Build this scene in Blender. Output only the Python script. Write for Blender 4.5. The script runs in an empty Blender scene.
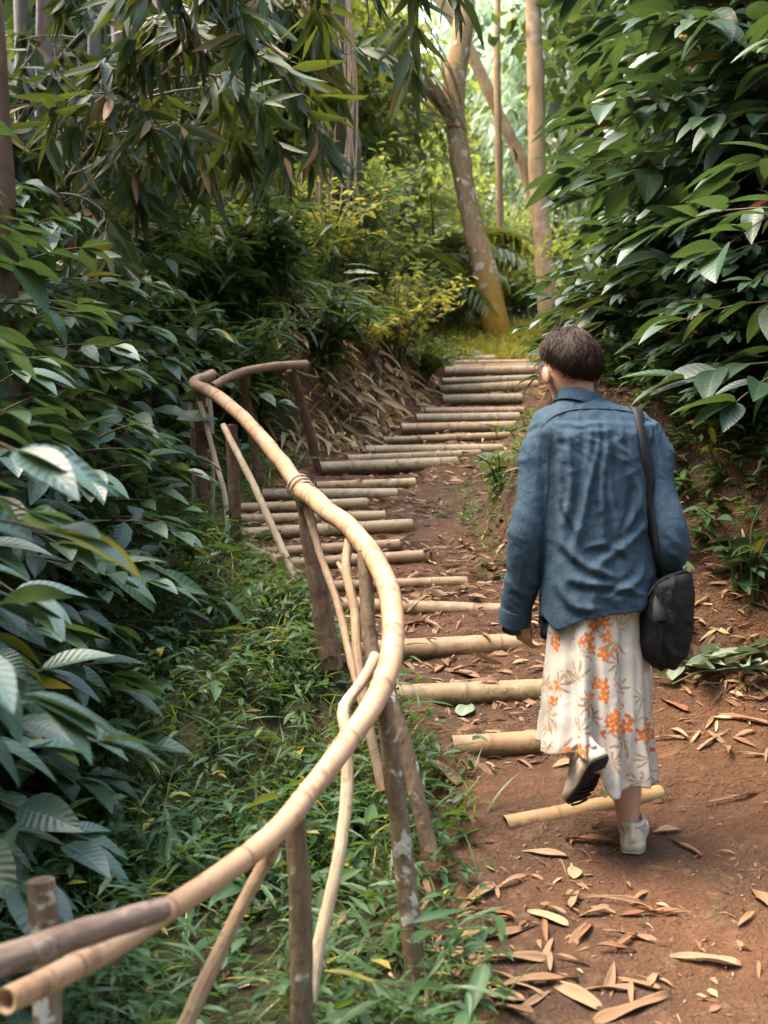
import bpy, math, random
import numpy as np
from mathutils import Vector, Matrix

PI = math.pi
R = math.radians
C = bpy.context.scene.collection
scene = bpy.context.scene
H, F, HY = 1.45, 1300.0, 470.0        # eye height, focal length in pixels, horizon row


def P(px, py, d):
    return np.array([(px - 384.0) / F * d, d, H + (HY - py) / F * d])


def ss(a, b, x):
    t = np.clip((np.asarray(x, float) - a) / (b - a), 0, 1)
    return t * t * (3 - 2 * t)


# ------------------------------------------------------------------ noise
def _hash(ix, iy, iz, seed):
    h = (ix * 374761393 + iy * 668265263 + iz * 2147483647 + seed * 974711) & 0xFFFFFFFF
    h = ((h ^ (h >> 13)) * 1274126177) & 0xFFFFFFFF
    h = ((h ^ (h >> 16)) * 2246822519) & 0xFFFFFFFF
    return ((h ^ (h >> 15)) & 0xFFFF) / 65535.0


def vnoise(p, seed=0):
    p = np.asarray(p, float)
    i = np.floor(p).astype(np.int64)
    f = p - i
    f = f * f * (3 - 2 * f)
    r = 0
    for dx in (0, 1):
        wx = f[..., 0] if dx else 1 - f[..., 0]
        for dy in (0, 1):
            wy = f[..., 1] if dy else 1 - f[..., 1]
            for dz in (0, 1):
                wz = f[..., 2] if dz else 1 - f[..., 2]
                r = r + wx * wy * wz * _hash(i[..., 0] + dx, i[..., 1] + dy, i[..., 2] + dz, seed)
    return r * 2 - 1


def fbm(p, oct=3, seed=0):
    a, s, t = 1.0, 0.0, 0.0
    p = np.asarray(p, float)
    for k in range(oct):
        s = s + a * vnoise(p * (2 ** k), seed + k)
        t += a
        a *= .5
    return s / t


# ------------------------------------------------------------------ mesh builder
class MB:
    def __init__(s):
        s.V, s.Q, s.T, s.A, s.n = [], [], [], [], 0

    def add(s, v, quads=None, tris=None, lc=None):
        v = np.asarray(v, float).reshape(-1, 3)
        if lc is None:
            lc = np.zeros((len(v), 3))
        s.V.append(v)
        s.A.append(np.asarray(lc, float).reshape(-1, 3))
        if quads is not None and len(quads):
            s.Q.append(np.asarray(quads, np.int64).reshape(-1, 4) + s.n)
        if tris is not None and len(tris):
            s.T.append(np.asarray(tris, np.int64).reshape(-1, 3) + s.n)
        s.n += len(v)
        return s

    def join(s, o, M=None):
        v, q, t, a = o.arrays()
        if M is not None:
            M = np.array(M)
            v = v @ M[:3, :3].T + M[:3, 3]
        return s.add(v, q, t, a)

    def arrays(s):
        v = np.concatenate(s.V) if s.V else np.zeros((0, 3))
        a = np.concatenate(s.A) if s.A else np.zeros((0, 3))
        q = np.concatenate(s.Q) if s.Q else np.zeros((0, 4), np.int64)
        t = np.concatenate(s.T) if s.T else np.zeros((0, 3), np.int64)
        return v, q, t, a

    def mesh(s, name, smooth=True):
        v, q, t, a = s.arrays()
        me = bpy.data.meshes.new(name)
        me.vertices.add(len(v))
        me.vertices.foreach_set('co', v.astype(np.float32).ravel())
        li = np.concatenate([q.ravel(), t.ravel()]).astype(np.int32)
        me.loops.add(len(li))
        me.loops.foreach_set('vertex_index', li)
        st = np.concatenate([np.arange(len(q)) * 4, len(q) * 4 + np.arange(len(t)) * 3]).astype(np.int32)
        me.polygons.add(len(st))
        me.polygons.foreach_set('loop_start', st)
        me.update(calc_edges=True)
        if smooth:
            me.polygons.foreach_set('use_smooth', np.ones(len(st), bool))
        at = me.attributes.new('lc', 'FLOAT_VECTOR', 'POINT')
        at.data.foreach_set('vector', a.astype(np.float32).ravel())
        return me

    def obj(s, name, mat, parent=None, smooth=True, loc=None):
        """link as one mesh object; loc = the world origin the vertices are made relative to"""
        me = s.mesh(name, smooth)
        if loc is not None:
            me.transform(Matrix.Translation(-Vector(loc)))
        me.materials.append(mat)
        o = bpy.data.objects.new(name, me)
        C.objects.link(o)
        if parent is not None:
            o.parent = parent
        elif loc is not None:
            o.location = loc
        return o


def tag(o, label=None, cat=None, group=None, kind=None):
    if label: o['label'] = label
    if cat: o['category'] = cat
    if group: o['group'] = group
    if kind: o['kind'] = kind
    return o


def thing(name, label, cat, loc=(0, 0, 0), group=None):
    o = bpy.data.objects.new(name, None)
    o.empty_display_size = .1
    C.objects.link(o)
    o.location = Vector([float(c) for c in loc])
    return tag(o, label, cat, group)


def dup(root, loc, rotz=0, scale=1, label=None, group=None):
    r = root.copy()
    C.objects.link(r)
    r.location = Vector([float(c) for c in loc])
    r.rotation_euler = (0, 0, rotz)
    r.scale = (scale,) * 3 if not hasattr(scale, '__len__') else scale
    if label: r['label'] = label
    if group: r['group'] = group
    for ch in list(root.children):
        c = ch.copy()
        C.objects.link(c)
        c.parent = r
        for g in list(ch.children):
            d = g.copy()
            C.objects.link(d)
            d.parent = c
    return r


def nrm(v):
    v = np.asarray(v, float)
    return v / (np.linalg.norm(v, axis=-1, keepdims=True) + 1e-9)


def spline(pts, n):
    """Catmull-Rom through pts (rows may carry extra columns), n samples, near-even in arc length"""
    p = np.asarray(pts, float)
    p = np.vstack([2 * p[0] - p[1], p, 2 * p[-1] - p[-2]])
    out = []
    m = 24
    for i in range(1, len(p) - 2):
        t = np.linspace(0, 1, m, endpoint=False)[:, None]
        a, b, c, d = p[i - 1], p[i], p[i + 1], p[i + 2]
        out.append(.5 * ((2 * b) + (c - a) * t + (2 * a - 5 * b + 4 * c - d) * t ** 2 + (-a + 3 * b - 3 * c + d) * t ** 3))
    out = np.vstack(out + [p[-2][None]])
    L = np.concatenate([[0], np.cumsum(np.linalg.norm(np.diff(out[:, :3], axis=0), axis=1))])
    s = np.linspace(0, L[-1], n)
    return np.stack([np.interp(s, L, out[:, k]) for k in range(out.shape[1])], 1)


def tube(mb, pts, rad, seg=10, rnd=0.0, vscale=1.0, v0=0.0, cap=True, bump=None, hollow=False):
    pts = np.asarray(pts, float)
    n = len(pts)
    rad = np.broadcast_to(np.asarray(rad, float), (n,)).copy()
    T = nrm(np.gradient(pts, axis=0))
    up = np.array([0, 0, 1.0]) if abs(T[0][2]) < .9 else np.array([1.0, 0, 0])
    X = nrm(np.cross(T[0], up))
    L = np.concatenate([[0], np.cumsum(np.linalg.norm(np.diff(pts, axis=0), axis=1))])
    ang = np.arange(seg) * 2 * PI / seg
    V, A = [], []
    for i in range(n):
        X = nrm(X - T[i] * np.dot(X, T[i]))
        Y = np.cross(T[i], X)
        r = rad[i]
        ring = pts[i] + r * (np.cos(ang)[:, None] * X + np.sin(ang)[:, None] * Y)
        V.append(ring)
        A.append(np.stack([ang / (2 * PI), np.full(seg, v0 + L[i] * vscale), np.full(seg, rnd)], 1))
    V = np.concatenate(V)
    A = np.concatenate(A)
    if bump is not None:
        c = np.repeat(pts, seg, 0)
        nn = nrm(V - c)
        V = V + nn * bump(V)[:, None]
    q = []
    for i in range(n - 1):
        a = i * seg
        k = np.arange(seg)
        k2 = (k + 1) % seg
        q.append(np.stack([a + k, a + k2, a + seg + k2, a + seg + k], 1))
    q = np.concatenate(q)[:, ::-1]
    mb.add(V, q, None, A)
    if cap:
        for e, sgn in ((0, -1), (n - 1, 1)):
            ring = V[e * seg:(e + 1) * seg]
            c = ring.mean(0)
            if hollow:
                # wall thickness ring, then the bore going in
                inner = c + (ring - c) * .72
                deep = inner - T[e] * sgn * rad[e] * 1.6
                vv = np.concatenate([ring, inner, deep, [deep.mean(0)]])
                k = np.arange(seg)
                k2 = (k + 1) % seg
                qq = np.concatenate([np.stack([k, k2, seg + k2, seg + k], 1), np.stack([seg + k, seg + k2, 2 * seg + k2, 2 * seg + k], 1)])
                tt = np.stack([2 * seg + k, 2 * seg + k2, np.full(seg, 3 * seg)], 1)
                if sgn < 0:
                    qq, tt = qq[:, ::-1], tt[:, ::-1]
                aa = np.zeros((len(vv), 3))
                aa[:, 1] = .5
                aa[:, 2] = rnd
                mb.add(vv, qq, tt, aa)
            else:
                vv = np.concatenate([ring, [c + T[e] * sgn * rad[e] * .15]])
                k = np.arange(seg)
                k2 = (k + 1) % seg
                tt = np.stack([k, k2, np.full(seg, seg)], 1)
                if sgn < 0: tt = tt[:, ::-1]
                aa = np.zeros((len(vv), 3))
                aa[:, 1] = .5
                aa[:, 2] = rnd
                mb.add(vv, None, tt, aa)
    return mb


# ------------------------------------------------------------------ leaves
def leaf_tpl(kind, nu=4, nv=6, fold=.25, droop=.12, wave=0.0):
    t = np.linspace(0, 1, nv + 1)
    u = np.linspace(-1, 1, nu + 1)
    if kind == 'ellip':          # broad coffee-like leaf with drawn-out tip
        w = np.sin(PI * t ** .85) ** .8 * (1 - .25 * t)
        w[-1] = .0
        w = np.maximum(w, .02)
        w = np.where(t > .88, np.minimum(w, .35 * (1 - t) / .12 + .02), w)
        W = .21
    elif kind == 'lance':
        w = np.sin(PI * np.clip(t, 0, 1) ** .6) ** .75
        w[-1] = .02; w[0] = .05
        W = .07
    elif kind == 'blade':
        w = (1 - t) ** .6 * (.6 + .8 * np.minimum(t * 4, .5))
        W = .035
    else:                        # 'ovate' little herb leaf
        w = np.sin(PI * t ** .7)
        w = np.maximum(w, .03)
        W = .25
    U, TT = np.meshgrid(u, t)
    WW = np.repeat(w[:, None], nu + 1, 1)
    x = U * WW * W
    y = TT.copy()
    z = fold * np.abs(U) * WW * W - droop * TT ** 2
    if wave:
        z = z + wave * np.sin(TT * 2 * PI * 5 ) * np.abs(U) ** .7 * WW * W
    v = np.stack([x, y, z], -1).reshape(-1, 3)
    lc = np.stack([U, TT, np.zeros_like(U)], -1).reshape(-1, 3)
    q = []
    m = nu + 1
    for j in range(nv):
        for i in range(nu):
            q.append((j * m + i, j * m + i + 1, (j + 1) * m + i + 1, (j + 1) * m + i))
    return v, np.array(q), lc


TPL = {
    'coffee': leaf_tpl('ellip', 4, 8, .35, .24, .0),
    'coffee_far': leaf_tpl('ellip', 2, 4, .35, .2),
    'bamboo': leaf_tpl('lance', 2, 4, .3, .12),
    'lance': leaf_tpl('lance', 2, 4, .3, .22),
    'herb': leaf_tpl('ovate', 2, 3, .3, .2),
    'herblance': leaf_tpl('ellip', 2, 3, .3, .3),
    'blade': leaf_tpl('blade', 1, 4, .0, .45),
    'tree': leaf_tpl('ovate', 2, 2, .3, .15),
}


def leaves(mb, tpl, p, d, up, L, wr=1.0, rnd=None, rng=None):
    v, q, lc = TPL[tpl]
    p = np.asarray(p, float).reshape(-1, 3)
    N = len(p)
    if N == 0: return
    d = nrm(np.asarray(d, float).reshape(-1, 3))
    up = np.broadcast_to(np.asarray(up, float), (N, 3))
    x = nrm(np.cross(d, up))
    z = np.cross(x, d)
    L = np.broadcast_to(np.asarray(L, float), (N,))[:, None, None]
    wr = np.broadcast_to(np.asarray(wr, float), (N,))[:, None, None]
    V = p[:, None, :] + L * (v[None, :, 0:1] * wr * x[:, None, :] + v[None, :, 1:2] * d[:, None, :] + v[None, :, 2:3] * z[:, None, :])
    m = len(v)
    Q = q[None] + (np.arange(N) * m)[:, None, None]
    A = np.broadcast_to(lc[None], (N, m, 3)).copy()
    if rnd is None:
        rnd = rng.random(N)
    A[:, :, 2] = np.broadcast_to(rnd, (N,))[:, None]
    mb.add(V.reshape(-1, 3), Q.reshape(-1, 4), None, A.reshape(-1, 3))


# ------------------------------------------------------------------ materials
class NT:
    def __init__(s, name):
        s.m = bpy.data.materials.new(name)
        s.m.use_nodes = True
        s.t = s.m.node_tree
        s.t.nodes.clear()
        s.out = s.n('ShaderNodeOutputMaterial')

    def n(s, ty, **kw):
        o = s.t.nodes.new(ty)
        for k, v in kw.items():
            setattr(o, k, v)
        return o

    def l(s, a, b):
        s.t.links.new(a, b)

    def set(s, sock, v):
        if hasattr(v, 'links') or isinstance(v, bpy.types.NodeSocket):
            s.l(v, sock)
        else:
            if isinstance(v, tuple) and len(v) == 3 and sock.type == 'RGBA':
                v = v + (1,)
            sock.default_value = v

    def math(s, op, a, b=0.0, c=0.0, clamp=False):
        o = s.n('ShaderNodeMath', operation=op, use_clamp=clamp)
        s.set(o.inputs[0], a); s.set(o.inputs[1], b); s.set(o.inputs[2], c)
        return o.outputs[0]

    def mix(s, f, a, b, ty='MIX'):
        o = s.n('ShaderNodeMix', data_type='RGBA', blend_type=ty)
        s.set(o.inputs[0], f); s.set(o.inputs[6], a); s.set(o.inputs[7], b)
        return o.outputs[2]

    def ramp(s, f, a, b):
        o = s.n('ShaderNodeMapRange', clamp=True, interpolation_type='SMOOTHSTEP')
        s.set(o.inputs[0], f)
        o.inputs[1].default_value = a; o.inputs[2].default_value = b
        return o.outputs[0]

    def noise(s, vec, scale, detail=3, rough=.55, dist=0.0):
        o = s.n('ShaderNodeTexNoise')
        if vec is not None: s.l(vec, o.inputs['Vector'])
        o.inputs['Scale'].default_value = scale
        o.inputs['Detail'].default_value = detail
        o.inputs['Roughness'].default_value = rough
        o.inputs['Distortion'].default_value = dist
        return o.outputs[0]

    def attr(s):
        a = s.n('ShaderNodeAttribute', attribute_name='lc')
        x = s.n('ShaderNodeSeparateXYZ')
        s.l(a.outputs['Vector'], x.inputs[0])
        return a.outputs['Vector'], x.outputs[0], x.outputs[1], x.outputs[2]

    def pos(s):
        return s.n('ShaderNodeNewGeometry').outputs['Position']

    def objc(s):
        return s.n('ShaderNodeTexCoord').outputs['Object']

    def scalev(s, vec, xyz):
        o = s.n('ShaderNodeVectorMath', operation='MULTIPLY')
        s.l(vec, o.inputs[0]); o.inputs[1].default_value = xyz
        return o.outputs[0]

    def bump(s, h, strength=.3, dist=.01):
        o = s.n('ShaderNodeBump')
        s.l(h, o.inputs['Height'])
        o.inputs['Strength'].default_value = strength
        o.inputs['Distance'].default_value = dist
        return o.outputs[0]

    def bsdf(s, col, rough=.6, spec=.5, normal=None, metal=0.0):
        o = s.n('ShaderNodeBsdfPrincipled')
        s.set(o.inputs['Base Color'], col)
        s.set(o.inputs['Roughness'], rough)
        s.set(o.inputs['Specular IOR Level'], spec)
        s.set(o.inputs['Metallic'], metal)
        if normal is not None: s.l(normal, o.inputs['Normal'])
        return o

    def done(s, sh):
        s.l(sh, s.out.inputs[0])
        return s.m


def leaf_mat(name, c1, c2, trans, tf=.35, rough=.38, spec=.5, veins=0.0, odd=None, oddfrac=.04):
    n = NT(name)
    vec, u, v, r = n.attr()
    au = n.math('ABSOLUTE', u)
    col = n.mix(r, c1, c2)
    mott = n.noise(n.objc(), 9.0, 2)
    col = n.mix(n.math('MULTIPLY', n.ramp(mott, .45, .75), .4), col, c2)
    if odd:
        r2 = n.math('FRACT', n.math('MULTIPLY', r, 17.31))
        isodd = n.math('GREATER_THAN', r2, 1 - oddfrac)
        col = n.mix(isodd, col, odd)
    rib = n.math('SUBTRACT', 1.0, n.ramp(au, .03, .12))
    col = n.mix(n.math('MULTIPLY', rib, .35), col, tuple(min(1, x * 2.2 + .02) for x in c2))
    normal = None
    if veins:
        k = n.math('SUBTRACT', n.math('MULTIPLY', v, 10.0), n.math('MULTIPLY', au, 1.6))
        w = n.math('SINE', n.math('MULTIPLY', k, 2 * PI))
        w = n.math('ADD', w, n.math('MULTIPLY', rib, -1.5))
        normal = n.bump(w, veins, .004)
        vl = n.ramp(w, .75, 1.0)
        col = n.mix(n.math('MULTIPLY', vl, .18), col, tuple(min(1, x * 2.0 + .02) for x in c2))
    p = n.bsdf(col, rough, spec, normal)
    tr = n.n('ShaderNodeBsdfTranslucent')
    tc = n.mix(.75, col, trans)
    n.l(tc, tr.inputs[0])
    ms = n.n('ShaderNodeMixShader')
    ms.inputs[0].default_value = tf
    n.l(p.outputs[0], ms.inputs[1]); n.l(tr.outputs[0], ms.inputs[2])
    return n.done(ms.outputs[0])


def bamboo_mat(name, c1, c2, dark, node_dark=.7, rough=.42, stain=.4, mud=0.0):
    n = NT(name)
    vec, u, v, r = n.attr()
    fv = n.math('FRACT', n.math('ADD', v, .5))
    dn = n.math('ABSOLUTE', n.math('SUBTRACT', fv, .5))          # 0 at a node
    ob = n.objc()
    big = n.noise(ob, 5.0, 4, .6)
    streak = n.noise(n.scalev(vec, (55, 3, 1)), 1.0, 3, .6)
    col = n.mix(n.ramp(big, .35, .65), c1, c2)
    col = n.mix(n.math('MULTIPLY', n.ramp(streak, .45, .75), .35), col, dark)
    r2 = n.math('FRACT', n.math('MULTIPLY', r, 7.7))
    col = n.mix(n.math('MULTIPLY', r2, .5), col, n.mix(.5, c2, dark))
    st = n.noise(ob, 17.0, 4, .7)
    col = n.mix(n.math('MULTIPLY', n.ramp(st, .53, .66), stain), col, dark)
    pale = n.noise(ob, 11.0, 3, .7, .5)
    col = n.mix(n.math('MULTIPLY', n.ramp(pale, .62, .74), stain * .5), col, (.5, .45, .36))
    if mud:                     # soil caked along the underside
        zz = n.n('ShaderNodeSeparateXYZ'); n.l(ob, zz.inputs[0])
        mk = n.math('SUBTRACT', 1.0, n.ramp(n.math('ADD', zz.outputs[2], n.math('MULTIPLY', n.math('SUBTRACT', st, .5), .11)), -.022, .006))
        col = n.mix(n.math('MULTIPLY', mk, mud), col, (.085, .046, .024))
    nd = n.math('SUBTRACT', 1.0, n.ramp(dn, .008, .035))
    col = n.mix(n.math('MULTIPLY', nd, node_dark), col, dark)
    nor = n.bump(n.math('ADD', streak, n.math('MULTIPLY', st, 1.5)), .25, .004)
    return n.done(n.bsdf(col, rough, .4, nor).outputs[0])


def bark_mat(name, c1, c2, lichen=(.55, .55, .48), lich=.6, moss=(.16, .13, .02), moss_h=0.0, sc=1.0, rough=.9, along=False):
    n = NT(name)
    ob = n.objc()
    st = n.noise(n.scalev(n.attr()[0], (14, 9, 1)), 1.0, 5, .65) if along else n.noise(n.scalev(ob, (1, 1, .25)), 22 * sc, 5, .65)
    col = n.mix(n.ramp(st, .3, .7), c1, c2)
    a = n.noise(ob, 6.5 * sc, 4, .6, .4)
    col = n.mix(n.math('MULTIPLY', n.ramp(a, .56, .63), lich), col, lichen)
    b = n.noise(ob, 14 * sc, 3, .6)
    col = n.mix(n.math('MULTIPLY', n.ramp(b, .6, .72), .6), col, tuple(x * .45 for x in c1))
    if moss_h > 0:
        z = n.n('ShaderNodeSeparateXYZ')
        n.l(ob, z.inputs[0])
        m = n.math('SUBTRACT', 1.0, n.ramp(n.math('ADD', z.outputs[2], n.math('MULTIPLY', a, moss_h * .8)), moss_h * .5, moss_h * 1.6))
        col = n.mix(n.math('MULTIPLY', m, .9), col, moss)
    nor = n.bump(n.math('ADD', st, a), .5, .02)
    return n.done(n.bsdf(col, rough, .25, nor).outputs[0])


def plain_mat(name, col, rough=.6, spec=.4, nscale=0, namt=.3, bumpd=0.002):
    n = NT(name)
    if nscale:
        x = n.noise(n.objc(), nscale, 4, .6)
        c = n.mix(n.math('MULTIPLY', n.ramp(x, .35, .7), namt), col, tuple(k * .4 for k in col))
        return n.done(n.bsdf(c, rough, spec, n.bump(x, .4, bumpd)).outputs[0])
    return n.done(n.bsdf(col, rough, spec).outputs[0])


def dry_mat(name, c1, c2, c3):
    n = NT(name)
    vec, u, v, r = n.attr()
    r2 = n.math('FRACT', n.math('MULTIPLY', r, 13.7))
    col = n.mix(r, c1, c2)
    col = n.mix(n.ramp(r2, .6, .9), col, c3)
    fib = n.noise(n.scalev(vec, (9, 1.5, 31)), 2.0, 3, .6)
    col = n.mix(n.math('MULTIPLY', n.ramp(fib, .4, .7), .45), col, tuple(x * .45 for x in c1))
    p = n.bsdf(col, .62, .35, n.bump(fib, .4, .004))
    tr = n.n('ShaderNodeBsdfTranslucent')
    n.l(col, tr.inputs[0])
    ms = n.n('ShaderNodeMixShader')
    ms.inputs[0].default_value = .15
    n.l(p.outputs[0], ms.inputs[1]); n.l(tr.outputs[0], ms.inputs[2])
    return n.done(ms.outputs[0])


def soil_mat():
    n = NT('soil')
    vec, gm, dk, _ = n.attr()          # gm = moss / humus mask
    p = n.pos()
    a = n.noise(p, 1.7, 5, .6)
    b = n.noise(p, 14.0, 5, .65)
    c = n.noise(p, 70.0, 3, .6)
    col = n.mix(n.ramp(a, .3, .7), (.115, .05, .022), (.05, .025, .0125))
    col = n.mix(n.math('MULTIPLY', n.ramp(b, .5, .72), .7), col, (.16, .09, .048))
    col = n.mix(n.math('MULTIPLY', n.ramp(c, .55, .7), .55), col, (.045, .025, .015))
    mo = n.mix(n.ramp(b, .35, .65), (.04, .028, .013), (.045, .048, .015))
    mm = n.ramp(n.math('ADD', gm, n.math('MULTIPLY', n.math('SUBTRACT', b, .5), 1.2)), .35, .75)
    col = n.mix(mm, col, mo)
    wet = n.ramp(a, .55, .72)
    h = n.math('ADD', n.math('MULTIPLY', b, 1.0), n.math('MULTIPLY', c, .45))
    rough = n.math('SUBTRACT', .85, n.math('MULTIPLY', wet, .2))
    return n.done(n.bsdf(col, rough, .3, n.bump(h, 1.0, .05)).outputs[0])


M = {}
M['soil'] = soil_mat()
M['bamboo_tan'] = bamboo_mat('bamboo_tan', (.39, .225, .115), (.49, .325, .2), (.17, .085, .045), .65, .52, .7)
M['step_tan'] = bamboo_mat('step_tan', (.25, .145, .062), (.34, .22, .108), (.15, .085, .04), .6, .5, .55, .85)
M['step_olive'] = bamboo_mat('step_olive', (.24, .155, .065), (.36, .25, .12), (.1, .075, .035), .6, .5, .65, .85)
M['step_grey'] = bamboo_mat('step_grey', (.22, .155, .075), (.33, .245, .135), (.09, .08, .05), .6, .55, .65, .85)
M['post_bark'] = bark_mat('post_bark', (.12, .08, .05), (.2, .14, .09), (.5, .5, .44), .75, sc=2.2)
M['post_dark'] = bark_mat('post_dark', (.11, .065, .04), (.19, .115, .07), (.25, .23, .17), .3, sc=2.0)
M['stick_pale'] = bark_mat('stick_pale', (.42, .3, .19), (.52, .4, .28), (.6, .52, .42), .3, sc=3.0, along=True)
M['stick_brown'] = bark_mat('stick_brown', (.26, .17, .1), (.36, .24, .15), (.45, .4, .32), .3, sc=3.0, along=True)
M['branch_grey'] = bark_mat('branch_grey', (.13, .085, .06), (.25, .18, .14), (.42, .36, .32), .35, sc=4.0, along=True)
M['coffee'] = leaf_mat('coffee_leaf', (.022, .055, .032), (.04, .085, .036), (.13, .2, .035), .24, .4, .45, .12, (.4, .27, .02), .02)
M['coffee_near'] = leaf_mat('coffee_leaf_near', (.025, .06, .048), (.04, .086, .058), (.13, .2, .04), .22, .42, .45, .17, (.42, .3, .02), .02)
M['cocoa'] = leaf_mat('cocoa_leaf', (.012, .034, .021), (.028, .062, .028), (.1, .17, .03), .2, .42, .4, .1, (.3, .1, .03), .012)
M['bamboo_leaf'] = leaf_mat('bamboo_leaf', (.014, .036, .016), (.04, .062, .018), (.16, .19, .02), .3, .5, .28, 0, (.2, .11, .04), .08)
M['narrow'] = leaf_mat('narrow_leaf', (.032, .075, .03), (.065, .115, .035), (.2, .28, .04), .32, .36, .5, 0, (.3, .2, .04), .02)
M['yellow'] = leaf_mat('yellow_leaf', (.34, .31, .05), (.15, .19, .03), (.52, .46, .06), .5, .45, .4, 0, (.5, .3, .03), .1)
M['lime'] = leaf_mat('lime_leaf', (.06, .1, .028), (.125, .16, .04), (.32, .37, .06), .48, .45, .4, 0, (.45, .32, .03), .06)
M['forest'] = leaf_mat('forest_leaf', (.032, .064, .018), (.075, .105, .025), (.26, .29, .03), .42, .48, .4, 0, (.3, .25, .03), .04)
M['forest_dark'] = leaf_mat('forest_dark_leaf', (.02, .045, .018), (.045, .075, .022), (.15, .2, .03), .3, .48, .4)
M['pale'] = leaf_mat('sunlit_pale_bamboo_leaf', (.22, .33, .2), (.33, .44, .29), (.5, .58, .35), .4, .5, .4, 0, (.5, .45, .22), .12)  # far bamboo: brightness of full sun painted into the leaf colour
M['herb'] = leaf_mat('herb_leaf', (.022, .065, .028), (.05, .105, .03), (.18, .28, .03), .3, .45, .3, 0, (.3, .24, .04), .03)
M['grass'] = leaf_mat('grass_blade', (.055, .1, .028), (.1, .15, .035), (.25, .32, .04), .35, .45, .4, 0, (.35, .28, .1), .08)
M['mossy'] = leaf_mat('mossy_blade', (.12, .13, .025), (.22, .2, .03), (.45, .42, .04), .4, .5, .35, 0, (.42, .3, .1), .15)
M['cut_leaf'] = leaf_mat('cut_leaf', (.14, .19, .13), (.22, .27, .18), (.2, .26, .1), .2, .5, .4)
M['dry'] = dry_mat('dry_leaf', (.22, .12, .06), (.31, .19, .1), (.38, .26, .15))
M['litter'] = dry_mat('litter', (.2, .1, .05), (.32, .19, .1), (.42, .29, .17))
M['dry_red'] = dry_mat('dry_red_leaf', (.2, .075, .032), (.28, .13, .06), (.36, .22, .12))
M['straw'] = dry_mat('straw', (.54, .34, .15), (.66, .48, .26), (.36, .19, .08))
M['stem_green'] = plain_mat('stem_green', (.07, .09, .03), .6, .3, 20)
M['stem_brown'] = plain_mat('stem_brown', (.1, .065, .04), .8, .2, 25)
M['culm_dark'] = bamboo_mat('culm_dark', (.05, .032, .018), (.085, .055, .03), (.04, .025, .015), .7, .6, .12)
M['culm_brown'] = bamboo_mat('culm_brown', (.085, .042, .02), (.13, .068, .032), (.06, .03, .018), .6, .55, .12)
M['trunk_lichen'] = bark_mat('trunk_lichen', (.23, .135, .06), (.34, .22, .11), (.55, .52, .42), .7, (.34, .17, .012), 1.1, 1.0)
M['trunk_tan'] = bark_mat('trunk_tan', (.25, .15, .075), (.35, .23, .12), (.42, .36, .26), .4, (.2, .14, .03), .8, .6)
M['trunk_dark'] = bark_mat('trunk_dark', (.06, .045, .03), (.11, .08, .05), (.2, .2, .13), .4, (.06, .07, .02), 1.5, .6)
M['trunk_far'] = bark_mat('trunk_far', (.12, .09, .06), (.2, .15, .1), (.3, .28, .22), .4, sc=.5)

# ------------------------------------------------------------------ stairs data + terrain
D_Y = np.array([845, 806, 740, 690, 645, 606, 584, 560, 550, 530, 518, 506, 496, 486, 467, 458, 450, 440, 428, 419, 411, 400, 388, 381, 372, 367, 363, 360], float)
D_D = np.array([4.15, 4.4, 4.8, 5.15, 5.5, 5.85, 6.1, 6.4, 6.65, 6.95, 7.25, 7.55, 7.85, 8.2, 8.9, 9.3, 9.7, 10.2, 10.75, 11.2, 11.6, 12.1, 12.7, 13.2, 13.7, 14.1, 14.5, 14.9])


def dofy(y):
    return float(np.interp(-y, -D_Y, D_D))


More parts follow.
